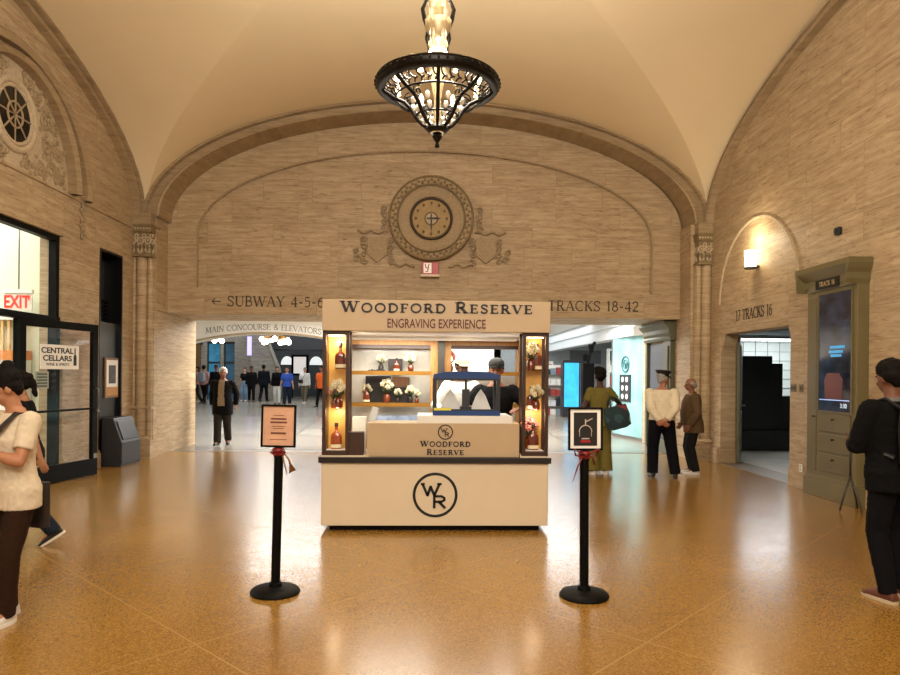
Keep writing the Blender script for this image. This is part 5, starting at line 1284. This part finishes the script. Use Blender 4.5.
def hand(mb, W, d, nrm, th, curl, k=1.0):
    d = Vector(d).normalized(); nrm = Vector(nrm); nrm = (nrm - d * nrm.dot(d)).normalized(); s_ = d.cross(nrm)
    if s_.dot(Vector(th)) < 0: s_ = -s_
    W = Vector(W); K = W + d * .085 * k
    mb.rings([ell_ring(W + d * q * k, s_ * a * k, nrm * b * k, 12, .9) for q, a, b in ((-.02, .024, .021), (.01, .028, .019), (.04, .038, .017), (.075, .041, .0145), (.092, .038, .012))])
    for i, L in enumerate((.070, .078, .072, .056)):
        p = K + s_ * (.030 - .0205 * i) * k; an = 0; pts = [p - d * .012 * k, p]
        for j, fr in enumerate((.45, .32, .23)):
            an += curl * (.5 if j == 0 else .8); p = p + (d * math.cos(an) + nrm * math.sin(an)) * L * fr * k; pts.append(p)
        limb(mb, pts, [.0095 * k, .0095 * k, .009 * k, .008 * k, .0068 * k], n=8)
    p = W + d * .02 * k + s_ * .026 * k; u = (d * .62 + s_ * .66 + nrm * (.2 + .3 * curl)).normalized(); v = (d * .85 + s_ * .2 + nrm * (.3 + .4 * curl)).normalized()
    limb(mb, [p, p + u * .042 * k, p + u * .042 * k + v * .034 * k], [.014 * k, .0115 * k, .009 * k], n=8)

SKIN = {}
def skin(tone):
    if tone not in SKIN:
        SKIN[tone] = surf('skin_' + tone, tone, .55, var=.08, scale=20, spec=.35)
    return SKIN[tone]
EYE = surf('eye_dark', '1A1210', .3)
HAIRS = {c: surf('hair_' + c, c, .75, var=.35, scale=45, bump=.4, spec=.12) for c in ('120D0B', '2A1C14', '8E8A86', 'C9C6C0', '4A3222')}

def person(label, loc, rot, h=1.75, female=False, vox=.012, lean=0, twist=0, head=(0, 0), wrist=None, elbow=None, ankle=None, footpitch=None, footyaw=(8, 8), tone='B98A6A',
           top=None, jacket=None, pants=None, shoe=None, hair=('short', '120D0B'), hat=None, belly=0.0, hands=None, build=1.0, group=None, knee=None):
    root = thing('person', label, 'person', loc, R(rot), group); sc = h / 1.75; root.scale = (sc * build, sc * build, sc)
    T = TORSO_F if female else TORSO_M
    piv = Vector((0, 0, .95)); TT = Matrix.Translation(piv) @ Matrix.Rotation(R(twist), 4, 'Z') @ Matrix.Rotation(R(lean), 4, 'X') @ Matrix.Translation(-piv)
    TTr = TT.to_3x3(); nk = Vector((0, .015, 1.52))
    HT = TT @ Matrix.Translation(nk) @ Matrix.Rotation(R(head[0]), 4, 'Z') @ Matrix.Rotation(R(head[1]), 4, 'X') @ Matrix.Translation(-nk); HTi = HT.inverted(); HTr = HT.to_3x3()
    def tsecs(z0, z1, inf, flare=0.0, front=0.0):
        zs = sorted(set([z0, z1] + [t[0] for t in T if z0 < t[0] < z1])); out = []
        for z in zs:
            zz = min(max(z, T[0][0] + .075), T[-1][0])
            for i in range(len(T) - 1):
                if T[i][0] <= zz <= T[i + 1][0]:
                    f = (zz - T[i][0]) / (T[i + 1][0] - T[i][0]); _, cy, rx, ry = [T[i][k] * (1 - f) + T[i + 1][k] * f for k in range(4)]
            fl = flare * max(0, (1.15 - z)) ; bl = belly * math.exp(-((z - 1.08) / .14) ** 2)
            w = 1 - max(0, min(1, (z - 1.02) / .1)) * 0
            M_ = TT if z > .9 else TT.lerp(Matrix.Identity(4), min(1, (.9 - z) / .06)) if False else TT
            c = M_ @ Vector((0, cy - bl * .6 - front, z)); m3 = M_.to_3x3()
            out.append(ell_ring(c, m3 @ Vector((rx + inf + fl, 0, 0)), m3 @ Vector((0, ry + inf + fl * .8 + bl * .5, 0)), 24, .88))
        return out
    sw = .155 if female else .178
    J = {}
    wr = {'L': (.26, -.05, .84), 'R': (-.26, -.05, .84)}; wr.update(wrist or {})
    el = {'L': (.35, .9, -.2), 'R': (-.35, .9, -.2)}; el.update(elbow or {})
    an = {'L': (.095, .02, .085), 'R': (-.095, .02, .085)}; an.update(ankle or {})
    kn = {'L': (.1, -1, 0), 'R': (-.1, -1, 0)}; kn.update(knee or {})
    fp = {'L': 0, 'R': 0}; fp.update(footpitch or {})
    for S, sx in (('L', 1), ('R', -1)):
        sh = TT @ Vector((sx * sw, .005, 1.395)); hp = Vector((sx * .088, .005, .915))
        e, w_ = ik(sh, wr[S], .285, .255, el[S]); k_, a_ = ik(hp, an[S], .425, .42, kn[S])
        J[S] = dict(sh=sh, e=e, w=w_, hp=hp, k=k_, a=a_)
    # ---- body, one surface
    mb = MB()
    mb.rings(tsecs(.80, 1.49, 0))
    limb(mb, [TT @ Vector((0, .015, 1.43)), HT @ Vector((0, .0, 1.58))], [.056, .052])
    def hb(c, r):
        mbb = MB(); mbb.ball((0, 0, 0), 1, 18, 12); mb.add([HT @ Vector((c[0] + p[0] * r[0], c[1] + p[1] * r[1], c[2] + p[2] * r[2])) for p in mbb.v], mbb.f)
    hb((0, .012, 1.655), (.074, .093, .098)); hb((0, -.028, 1.592), (.055, .060, .062)); hb((0, -.045, 1.555), (.030, .034, .022))
    for sx in (-1, 1): hb((sx * .076, .012, 1.625), (.012, .022, .032)); hb((sx * .034, -.062, 1.606), (.022, .02, .022))
    limb(mb, [HT @ Vector((0, -.078, 1.650)), HT @ Vector((0, -.102, 1.612))], [.009, .0135]); hb((0, -.080, 1.572), (.024, .012, .011)); hb((0, -.074, 1.664), (.05, .016, .012))
    hd = dict(hands or {})
    for S, sx in (('L', 1), ('R', -1)):
        j = J[S]
        limb(mb, [j['sh'], j['e'], j['w']], [.056, .041, .027]); limb(mb, [j['sh'], j['sh'].lerp(j['e'], .35)], [.060, .052])
        limb(mb, [j['e'].lerp(j['w'], .05), j['e'].lerp(j['w'], .3)], [.041, .043])
        d0 = (j['w'] - j['e']).normalized(); hh = hd.get(S, {})
        hand(mb, j['w'], hh.get('d', d0), hh.get('n', (-sx, 0, 0.01)), hh.get('t', (0, -1, 0.02)), hh.get('c', .45))
        limb(mb, [j['hp'], j['k'], j['a']], [.086, .054, .036]); limb(mb, [j['k'].lerp(j['a'], .1) + Vector((0, .012, 0)), j['k'].lerp(j['a'], .4) + Vector((0, .016, 0)), j['k'].lerp(j['a'], .7)], [.046, .049, .036])
        fy = R(footyaw[0 if S == 'L' else 1]) * sx; pt = R(fp[S]); f = Vector((math.sin(fy) * math.cos(pt), -math.cos(fy) * math.cos(pt), -math.sin(pt)))
        u = Vector((math.sin(fy) * math.sin(pt), -math.cos(fy) * math.sin(pt), math.cos(pt))); j['f'] = f; j['u'] = u
        limb(mb, [j['a'], j['a'] + f * .12 - u * .045], [.036, .03])
    body = remeshed(mb, 'body', [skin(tone), EYE, surf('lip_tone', '8A4A42', .5), HAIRS.get(hair[1] if hair else '120D0B')], root, vox, 2)
    for p in body.data.polygons:
        q = HTi @ p.center
        if q.y < -.045:
            if abs(abs(q.x) - .031) < .013 and abs(q.z - 1.640) < .0075: p.material_index = 1
            elif abs(q.x) < .024 and abs(q.z - 1.572) < .008 and q.y < -.07: p.material_index = 2
            elif abs(abs(q.x) - .032) < .018 and abs(q.z - 1.664) < .006: p.material_index = 3
    # ---- clothes
    cv = max(vox, .009)
    def sleeves(mb, fr, inf):
        for S in 'LR':
            j = J[S]
            if fr <= 1: limb(mb, [j['sh'], j['sh'].lerp(j['e'], fr)], [.060 + inf, .050 + inf], False, True)
            else: limb(mb, [j['sh'], j['e'], j['e'].lerp(j['w'], fr - 1)], [.064 + inf, .047 + inf, .034 + inf], False, True)
    if top:
        mb = MB(); inf = top.get('inf', .014); mb.rings(tsecs(top.get('z0', .86), top.get('z1', 1.452), inf, top.get('flare', 0)))
        if top.get('sl', .7): sleeves(mb, top.get('sl', .7), inf * .8)
        remeshed(mb, top.get('name', 'shirt'), [top['m']], root, cv, 3, .004)
    if pants:
        mb = MB(); inf = pants.get('inf', .012); mb.rings(tsecs(.80, pants.get('z1', 1.03), inf))
        for S in 'LR':
            j = J[S]; e = j['a'] + (j['a'] - j['k']).normalized() * pants.get('len', .025); wd = pants.get('wide', 0.0)
            limb(mb, [j['hp'] - Vector((0, 0, .0)), j['k'], e], [.090 + inf, .064 + inf + wd * .5, .050 + inf + wd], False, True)
        remeshed(mb, pants.get('name', 'trousers'), [pants['m']], root, cv, 3, .004)
    if jacket:
        mb = MB(); inf = jacket.get('inf', .030); mb.rings(tsecs(jacket.get('z0', .74), jacket.get('z1', 1.46), inf, jacket.get('flare', .05))); sleeves(mb, jacket.get('sl', 1.96), inf * .55)
        if jacket.get('collar', True): limb(mb, [TT @ Vector((0, .022, 1.43)), TT @ Vector((0, .016, 1.50))], [.078, .066], False, True)
        jk = remeshed(mb, jacket.get('name', 'jacket'), [jacket['m']] + ([jacket['front']] if jacket.get('front') else []), root, cv, 3, .005)
        if jacket.get('front'):
            TTi = TT.inverted()
            for p in jk.data.polygons:
                q = TTi @ p.center
                if q.y < -.06 and abs(q.x) < jacket.get('fw', .06) + max(0, (1.1 - q.z)) * .06 and q.z > jacket.get('fz', .95): p.material_index = 1
    if shoe:
        for S in 'LR':
            j = J[S]; f, u = j['f'], j['u']; r = f.cross(u); base = j['a'] - u * .085
            mb = MB(); mb.rings([ell_ring(base + f * q + u * hgt, r * wdt, u * (hgt - .004), 14, .8) for q, wdt, hgt in ((-.072, .026, .030), (-.06, .036, .042), (-.02, .040, .050), (.03, .041, .046), (.09, .047, .036), (.15, .046, .028), (.19, .030, .020))])
            if not shoe.get('low'): limb(mb, [j['a'] + u * .02, j['a'] - u * .03], [.046, .048], True, True)
            sh = remeshed(mb, 'shoe', [shoe['m']], root, min(cv, .010), 2)
            if shoe.get('sole'):
                mb = MB(); mb.rings([ell_ring(base + f * .06 + u * zz, r * .050, f * .142, 20, .85) for zz in (0.001, .024)]); s2 = mb.build('sole', shoe['sole'], sh, smooth='auto')
    # ---- hair and hat
    if hair and hair[0] != 'bald':
        mb = MB()
        def hh(c, r):
            mbb = MB(); mbb.ball((0, 0, 0), 1, 16, 10); mb.add([HT @ Vector((c[0] + p[0] * r[0], c[1] + p[1] * r[1], c[2] + p[2] * r[2])) for p in mbb.v], mbb.f)
        st = hair[0]
        if st != 'fringe': hh((0, .024, 1.680), (.083, .094, .090)); hh((0, -.03, 1.725), (.062, .050, .034))
        hh((0, .060, 1.628), (.070, .050, .070))
        for sx in (-1, 1): hh((sx * .066, .028, 1.65), (.020, .045, .045))
        if st == 'bun': hh((0, .075, 1.770), (.050, .050, .046)); hh((0, .04, 1.70), (.088, .09, .085))
        if st == 'updo': hh((0, .04, 1.72), (.105, .11, .085)); hh((0, .06, 1.66), (.095, .085, .08)); hh((.03, .02, 1.775), (.07, .07, .045))
        if st == 'long':
            for z, rx in ((1.58, .088), (1.50, .094), (1.43, .09), (1.37, .075)): hh((0, .07, z), (rx, .042, .06))
        if st == 'pony': hh((0, .11, 1.68), (.035, .04, .04)); hh((0, .125, 1.60), (.03, .032, .08)); hh((0, .12, 1.52), (.022, .025, .06))
        if st == 'thick': hh((0, .02, 1.705), (.092, .10, .085)); hh((0, .05, 1.65), (.088, .075, .075))
        remeshed(mb, 'hair', [HAIRS[hair[1]]], root, max(vox * .8, .008), 1, .006)
    if hat:
        mb = MB(); kind, m = hat
        if kind == 'cap':
            mb.rings([[HT @ Vector((math.cos(a) * r, .014 + math.sin(a) * r * 1.16, z)) for a in [2 * PI * k / 20 for k in range(20)]] for r, z in ((.086, 1.672), (.089, 1.70), (.084, 1.735), (.062, 1.765), (.025, 1.778))])
            mb.rings([[HT @ Vector((math.cos(a) * .074, -.075 + math.sin(a) * .085 - .0, z - .012 * math.cos(a) ** 2)) for a in [2 * PI * k / 20 for k in range(20)]] for z in (1.676, 1.688)])
        elif kind == 'peaked':
            mb.rings([[HT @ Vector((math.cos(a) * r, .012 + math.sin(a) * r * 1.12, z)) for a in [2 * PI * k / 24 for k in range(24)]] for r, z in ((.086, 1.675), (.087, 1.715), (.115, 1.755), (.118, 1.768), (.095, 1.778), (.03, 1.782))])
            mb.rings([[HT @ Vector((math.cos(a) * .072, -.075 + math.sin(a) * .075, z + (-.02 if math.sin(a) < -.3 else 0))) for a in [2 * PI * k / 20 for k in range(20)]] for z in (1.680, 1.688)])
        ho = mb.build('cap', m, root, smooth='auto')
    root['_j'] = 0; del root['_j']
    return root, J, TT

F = fabric
blk = F('black_cotton', '101012'); blk2 = F('black_wool', '0C0C0D'); wht = F('off_white_cotton', 'CDBEA6'); jean = F('dark_denim', '1E2836'); brn = F('dark_brown_cotton', '2E1D14'); olv = F('olive_jumpsuit_cloth', '6C6230')
crm = F('cream_shirt_cloth', 'DACDB2'); navy_b = F('black_uniform_trousers', '0E0F14'); tan_j = F('brown_jacket_cloth', '594630'); grey_d = F('charcoal_trousers_cloth', '2A2620'); taupe = F('taupe_knit', '8A7A64')
lj = F('light_denim', '7E98B4'); orange = F('orange_shirt_cloth', 'E0642A'); blue_s = F('blue_shirt_cloth', '3A58B0'); white_s = F('white_shirt_cloth', 'DAD8D2'); khaki = F('khaki_cloth', '6A6252'); pink = F('dusty_pink_cloth', 'B98A86'); navyc = F('dark_navy_suit', '14161F'); skyj = F('blue_denim', '34506E')
lth = surf('black_leather', '0E0D0C', .35); lthb = surf('brown_suede', '5A2E1C', .7); wsh = surf('white_sneaker', 'D8D4CC', .5); sole_w = surf('white_rubber_sole', 'DDD8CE', .5); sole_g = surf('cream_rubber_sole', 'B9A98E', .5)

# close by, at the edges of the hall
rt, J, TT = person('woman in off-white T-shirt and dark trousers looking down at a phone', (-2.60, 4.38, 0), -24, 1.61, True, .0075, lean=1, head=(-38, 26), tone='A87454',
       wrist={'L': (.02, -.27, 1.22), 'R': (-.13, -.25, 1.18)}, elbow={'L': (.9, .55, -.8), 'R': (-.8, .5, -.8)}, hands={'L': dict(d=(-.8, -.3, .45), n=(-.2, .5, .8), t=(-.1, -.6, .6), c=.8), 'R': dict(d=(.8, -.3, .5), n=(.2, .5, .8), t=(0, -.6, .6), c=.8)},
       build=.94, ankle={'L': (-.03, -.04, .085), 'R': (-.20, .10, .085)}, top=dict(m=wht, inf=.020, z0=.80, sl=.70, flare=.0), pants=dict(m=brn, inf=.012, wide=.0), shoe=dict(m=wsh, sole=sole_w), hair=('bun', '120D0B'))
ph = thing('phone', 'pale phone held by the woman in the off-white T-shirt', 'phone', (0, 0, 0)); mbp = MB(); mbp.box(-.037, -.004, -.075, .037, .004, .075); mbp.build('phone_body', surf('pale_phone_case', 'D8C8B4', .4), ph, bevel=.003)
mbp = MB(); mbp.box(-.033, .004, -.07, .033, .005, .07); mbp.build('phone_screen', surf('phone_glass', '202428', .1, emit='8090A0', estr=.3), ph)
bpy.context.view_layer.update()
ph.matrix_world = rt.matrix_world @ Matrix.Translation((-.075, -.335, 1.275)) @ Matrix.Rotation(R(-35), 4, 'X')
bg = thing('shoulder_bag', 'dark shoulder bag on a wide strap across the off-white T-shirt', 'bag', (-2.60, 4.38, 0), R(-24)); bg.scale = rt.scale
mbp = MB(); Q = [(-.20, -.10, .95), (-.12, -.165, 1.12), (.0, -.175, 1.27), (.075, -.15, 1.37), (.10, -.06, 1.46), (.09, .05, 1.44), (.0, .15, 1.25), (-.12, .17, 1.05), (-.18, .15, .95)]
mbp.tube([TT @ Vector(q) for q in Q], .024, 8, flat=.35, up=(0, -1, .3)); mbp.build('strap', surf('dark_brown_webbing', '2A1C16', .7), bg, smooth=True)
mbp = MB(); mbp.rings([oval(.15, .05, z, 20, .6) for z in (.62, .66, .90, .94)]); b_ = mbp.build('bag_body', surf('dark_brown_canvas', '261A14', .8), bg, smooth='auto'); b_.location = (-.12, .235, 0)
person('woman in black T-shirt and jeans striding past the shop door, half behind the off-white T-shirt', (-3.66, 6.35, 0), -72, 1.60, True, .010, lean=6, head=(0, 8), tone='9A6A4C',
       wrist={'L': (.24, .16, .90), 'R': (-.22, -.30, .98)}, elbow={'L': (.2, 1, -.2), 'R': (-.2, 1, -.4)}, ankle={'L': (.06, .24, .15), 'R': (-.06, -.24, .085)}, footpitch={'L': 32, 'R': -6},
       top=dict(m=blk, inf=.018, z0=.86, sl=.75), pants=dict(m=jean, inf=.012, wide=.01), shoe=dict(m=lth, sole=sole_w), hair=('pony', '120D0B'))
rt, J, TT = person('man in black jacket and brown shoes standing by the olive cabinet at the picture edge', (3.41, 4.80, 0), -172, 1.72, False, .0085, lean=3, head=(4, 8), tone='6E4632',
       wrist={'L': (.08, -.30, 1.12), 'R': (-.10, -.30, 1.12)}, elbow={'L': (.8, .7, -.7), 'R': (-1, .6, -.7)}, hands={'L': dict(d=(-.7, -.6, .3), n=(0, .3, 1), t=(0, -.5, .8), c=.7), 'R': dict(d=(.7, -.6, .3), n=(0, .3, 1), t=(0, -.5, .8), c=.7)},
       ankle={'L': (.10, .05, .085), 'R': (-.11, -.03, .085)}, top=dict(m=F('grey_collar_cloth', '6A6660'), inf=.012, sl=0, z1=1.49), jacket=dict(m=blk2, inf=.040, z0=.80, flare=.02, collar=False), pants=dict(m=F('black_denim', '0D0D10'), inf=.010), shoe=dict(m=lthb, sole=sole_g), hair=('thick', '120D0B'), build=1.02)
bp_ = thing('backpack', 'black backpack worn by the man in the black jacket at the picture edge', 'backpack', (3.41, 4.80, 0), R(-172)); bp_.scale = rt.scale
mbp = MB(); mbp.rings([[TT @ Vector((p[0], p[1] + .245, p[2])) for p in oval(a, b, z, 20, .6)] for a, b, z in ((.12, .06, .98), (.15, .085, 1.02), (.155, .085, 1.25), (.14, .07, 1.40), (.09, .04, 1.45))]); b_ = mbp.build('pack_body', surf('black_nylon', '0F0F11', .6), bp_, smooth='auto')
mbp = MB(); mbp.rings([[TT @ Vector((p[0], p[1] + .33, p[2])) for p in oval(a, b, z, 16, .6)] for a, b, z in ((.09, .025, 1.02), (.11, .035, 1.05), (.11, .035, 1.18), (.09, .02, 1.21))]); mbp.build('pack_pocket', surf('grey_black_nylon', '1A1A1E', .6), b_, smooth='auto')
for sx in (-1, 1):
    mbp = MB(); mbp.tube([TT @ Vector(q) for q in ((sx * .10, .19, 1.40), (sx * .115, .07, 1.478), (sx * .125, -.06, 1.455), (sx * .135, -.145, 1.30), (sx * .17, -.06, 1.12), (sx * .15, .16, 1.06))], .018, 6, flat=.4, up=(0, -1, .2)); mbp.build('strap', surf('black_nylon', '0F0F11', .6), bp_, smooth=True)

# by the passage on the right
rt, J, TT = person('woman with dark updo in an olive jumpsuit seen from behind, carrying a tote bag', (2.84, 10.98, 0), 178, 1.70, True, .009, head=(10, 4), tone='4A2C20',
       wrist={'L': (-.22 + .48, -.10, .92), 'R': (-.24, -.18, 1.05)}, elbow={'L': (.6, .9, -.2), 'R': (-.9, .6, -.3)}, ankle={'L': (.11, .03, .085), 'R': (-.12, -.02, .085)},
       top=dict(m=olv, inf=.020, z0=.92, sl=.62, name='jumpsuit_top'), pants=dict(m=olv, inf=.018, z1=1.07, wide=.045, len=.03, name='jumpsuit_legs'), shoe=dict(m=wsh, sole=sole_w), hair=('updo', '120D0B'), build=1.0)
tb = thing('tote_bag', 'dark teal patterned tote bag hanging from the arm of the woman in olive', 'bag', (3.13, 10.82, .76), R(8))
def tote_mat():
    m, nt, b = newmat('teal_patterned_cloth'); tc = N(nt, 'ShaderNodeTexCoord'); v = N(nt, 'ShaderNodeTexVoronoi'); v.inputs['Scale'].default_value = 9; nt.links.new(tc.outputs['Object'], v.inputs['Vector'])
    s_ = N(nt, 'ShaderNodeSeparateColor'); nt.links.new(v.outputs['Color'], s_.inputs[0]); rp = ramp(nt, [(0, rgb('1E3238')), (.55, rgb('2E4C52')), (.75, rgb('7A3038')), (.88, rgb('8A9C94'))]); rp.color_ramp.interpolation = 'CONSTANT'
    nt.links.new(s_.outputs[0], rp.inputs['Fac']); nt.links.new(rp.outputs['Color'], b.inputs['Base Color']); b.inputs['Roughness'].default_value = .85; return m
mbp = MB(); mbp.T = Matrix.Rotation(R(-14), 4, 'Y'); mbp.rings([oval(a, b, z, 22, .6) for a, b, z in ((.13, .04, 0), (.20, .07, .03), (.215, .075, .2), (.19, .05, .36), (.185, .045, .37))]); mbp.build('tote_body', tote_mat(), tb, smooth='auto')
for yy in (-.04, .04):
    mbp = MB(); mbp.T = Matrix.Rotation(R(-14), 4, 'Y'); mbp.tube([(-.10, yy, .36), (-.09, yy * .7, .46), (-.03, yy * .4, .54), (.04, yy * .5, .50), (.10, yy, .36)], .012, 6); mbp.build('handle', surf('dark_teal_strap', '1A2628', .8), tb, smooth=True)
person('officer in cream shirt and black peaked cap with hands clasped behind the back', (3.77, 10.70, 0), 168, 1.68, False, .009, head=(-48, 6), tone='A06A50',
       wrist={'L': (.035, .19, .93), 'R': (-.035, .205, .95)}, elbow={'L': (1, .25, .1), 'R': (-1, .25, .1)}, hands={'L': dict(d=(-.8, .1, -.45), n=(0, -1, .1), t=(0, .3, 1), c=.7), 'R': dict(d=(.8, .1, -.45), n=(0, -1, .1), t=(0, .3, 1), c=.7)},
       ankle={'L': (.13, .0, .085), 'R': (-.20, .05, .085)}, belly=.05, build=1.08, top=dict(m=crm, inf=.026, z0=.95, sl=1.9, name='shirt'), pants=dict(m=navy_b, inf=.020, wide=.012, z1=1.0), shoe=dict(m=lth), hair=('short', '8E8A86'), hat=('peaked', surf('black_cap_cloth', '0C0C0E', .6)))
person('bald man in brown jacket and white sneakers standing behind the officer against the pilaster', (4.42, 11.05, 0), -100, 1.58, False, .010, lean=3, head=(-4, 6), tone='7E5238',
       wrist={'L': (.22, -.10, .90), 'R': (-.20, -.14, .92)}, elbow={'L': (.5, .9, 0), 'R': (-.5, .9, 0)}, belly=.05, build=1.08, top=dict(m=F('pale_grey_shirt', 'A89C8C'), inf=.014, z1=1.47, sl=.5), jacket=dict(m=tan_j, inf=.040, z0=.76, flare=.03), pants=dict(m=F('dark_grey_denim', '1C1A18'), inf=.014, wide=.012), shoe=dict(m=wsh, sole=sole_w), hair=('fringe', '8E8A86'))

# kiosk staff
person('vendor in black cap and black T-shirt working behind the blue engraving cabinet', (.82, 7.92, 0), -6, 1.78, False, .010, lean=4, head=(0, 2), tone='9A6850',
       wrist={'L': (.24, -.34, 1.20), 'R': (-.20, -.36, 1.20)}, elbow={'L': (1, .3, -.6), 'R': (-1, .3, -.6)}, hands={'L': dict(n=(0, 0, -1), t=(-1, 0, 0)), 'R': dict(n=(0, 0, -1), t=(1, 0, 0))}, top=dict(m=blk, inf=.024, z0=.86, sl=.8), pants=dict(m=navy_b), shoe=dict(m=lth), hair=('short', '120D0B'), hat=('cap', surf('black_twill_cap', '0E0D0D', .7)), build=1.05)
person('vendor in cream cap and white shirt standing behind the blue engraving cabinet', (.42, 8.20, 0), 14, 1.83, False, .010, lean=0, head=(10, 14), tone='5A3A2A',
       wrist={'L': (.12, -.28, 1.12), 'R': (-.20, -.22, 1.08)}, elbow={'L': (.9, .3, -.6), 'R': (-.9, .3, -.6)}, top=dict(m=white_s, inf=.018, z0=.86, sl=1.5), pants=dict(m=navy_b), shoe=dict(m=lth), hair=('short', '120D0B'), hat=('cap', surf('cream_twill_cap', 'DCCB9E', .8)), build=.92)

# walking in from the concourse
person('grey-haired man in open black jacket over taupe knit walking in through the passage', (-4.49, 15.1, 0), 4, 1.72, False, .011, head=(4, 4), tone='8A5844',
       wrist={'L': (.25, .10, .90), 'R': (-.25, .12, .90)}, elbow={'L': (.6, 1, 0), 'R': (-.6, 1, 0)}, ankle={'L': (.07, .22, .13), 'R': (-.06, -.20, .085)}, footpitch={'L': 25, 'R': -4}, belly=.03, build=1.05,
       jacket=dict(m=blk2, inf=.036, z0=.70, flare=.05, front=taupe, fw=.065, fz=.90), pants=dict(m=grey_d, inf=.016, wide=.01), shoe=dict(m=lth), hair=('short', 'C9C6C0'))
gz = .2
def far(label, x, y, rot, h, **kw):
    kw.setdefault('vox', .016); kw.setdefault('shoe', dict(m=lth, low=True)); return person(label, (x, y, gz), rot, h, **kw)
walk = dict(ankle={'L': (.09, .22, .12), 'R': (-.08, -.18, .085)}, footpitch={'L': 25, 'R': 0})
walk2 = dict(ankle={'L': (.08, -.20, .085), 'R': (-.08, .2, .12)}, footpitch={'L': 0, 'R': 25})
far('person in dusty pink top and dark jeans at the edge of the passage wall', -10.45, 31.2, -70, 1.70, female=True, tone='B08064', top=dict(m=pink, sl=.5), pants=dict(m=jean), hair=('long', '2A1C14'), **walk)
rt, J, TT = far('person with grey backpack and black trousers seen from behind in the concourse', -10.0, 30.8, 165, 1.74, tone='B08064', top=dict(m=pink, sl=.7), pants=dict(m=blk, inf=.012), hair=('short', '120D0B'), **walk2)
b_ = thing('backpack', 'grey backpack on the back of the person in black trousers in the concourse', 'backpack', (-10.0, 30.8, gz), R(165)); mbp = MB(); mbp.rings([[(p[0], p[1] + .22, p[2]) for p in oval(a, b, z, 16, .6)] for a, b, z in ((.13, .06, .98), (.17, .10, 1.03), (.17, .10, 1.30), (.12, .06, 1.43))]); mbp.build('pack_body', F('grey_nylon', '8A9098'), b_, smooth='auto')
for sx in (-1, 1):
    mbp = MB(); mbp.tube([(sx * .11, .16, 1.40), (sx * .12, .05, 1.47), (sx * .13, -.07, 1.44), (sx * .14, -.13, 1.28), (sx * .17, .1, 1.05)], .02, 5, flat=.5); mbp.build('strap', F('grey_nylon', '8A9098'), b_, smooth=True)
far('person in black cap and black jacket just behind the grey-haired man', -9.1, 29.6, 10, 1.74, tone='8A5A44', jacket=dict(m=blk2, inf=.03), pants=dict(m=blk), hair=('short', '120D0B'), hat=('cap', surf('black_twill_cap', '0E0D0D', .7)), **walk)
far('woman with red-brown hair in black cropped top and light jeans', -9.1, 34.2, -12, 1.68, female=True, tone='C89A80', top=dict(m=blk, z0=1.06, sl=.7), pants=dict(m=lj, inf=.016, wide=.02, z1=1.05), shoe=dict(m=wsh, low=True), hair=('pony', '4A3222'))
far('person all in black beside the woman in light jeans', -8.45, 33.0, 20, 1.74, tone='7A4E3A', jacket=dict(m=blk, inf=.025), pants=dict(m=blk), hair=('short', '120D0B'), **walk2)
far('broad man in dark navy suit walking away toward the stair', -8.05, 33.8, 172, 1.82, tone='8A5A44', jacket=dict(m=navyc, inf=.034, z0=.78), pants=dict(m=navyc), hair=('short', '120D0B'), build=1.08, **walk)
far('woman in black jacket and white trousers beside the person in blue', -6.78, 31.0, 14, 1.72, female=True, tone='C09078', jacket=dict(m=blk2, inf=.028, z0=.84), pants=dict(m=white_s), hair=('long', '2A1C14'), **walk2)
far('person in bright blue shirt and dark jeans walking toward the hall', -6.05, 29.6, 4, 1.68, female=True, tone='C09078', top=dict(m=blue_s, inf=.022, sl=.85), pants=dict(m=jean, inf=.016), hair=('short', '4A3222'), build=1.1, **walk)
far('person in white jacket and khaki trousers with a dark crossbody bag', -5.75, 32.2, -6, 1.70, tone='C09078', jacket=dict(m=white_s, inf=.03, z0=.86, sl=1.9), pants=dict(m=khaki, inf=.014), shoe=dict(m=wsh, low=True), hair=('short', '8E8A86'), **walk2)
b_ = thing('crossbody_bag', 'dark crossbody bag worn by the person in the white jacket', 'bag', (-5.75, 32.2, gz), R(-6)); mbp = MB(); mbp.rings([[(p[0] - .13, p[1] - .19, p[2]) for p in oval(a, b, z, 16, .6)] for a, b, z in ((.08, .03, .95), (.10, .045, .98), (.10, .045, 1.10), (.08, .03, 1.13))]); mbp.build('bag_body', lth, b_, smooth='auto')
mbp = MB(); mbp.tube([(-.15, -.18, 1.10), (-.02, -.185, 1.25), (.08, -.15, 1.40), (.10, -.03, 1.49)], .014, 5, flat=.5); mbp.build('strap', lth, b_, smooth=True)
far('person in bright orange shirt partly hidden by the end of the kiosk', -4.42, 28.6, -30, 1.72, tone='8A5A44', top=dict(m=orange, inf=.026, z0=.80, sl=.8), pants=dict(m=blk), hair=('short', '120D0B'), **walk)
bpy.data.scenes.remove(TMP)
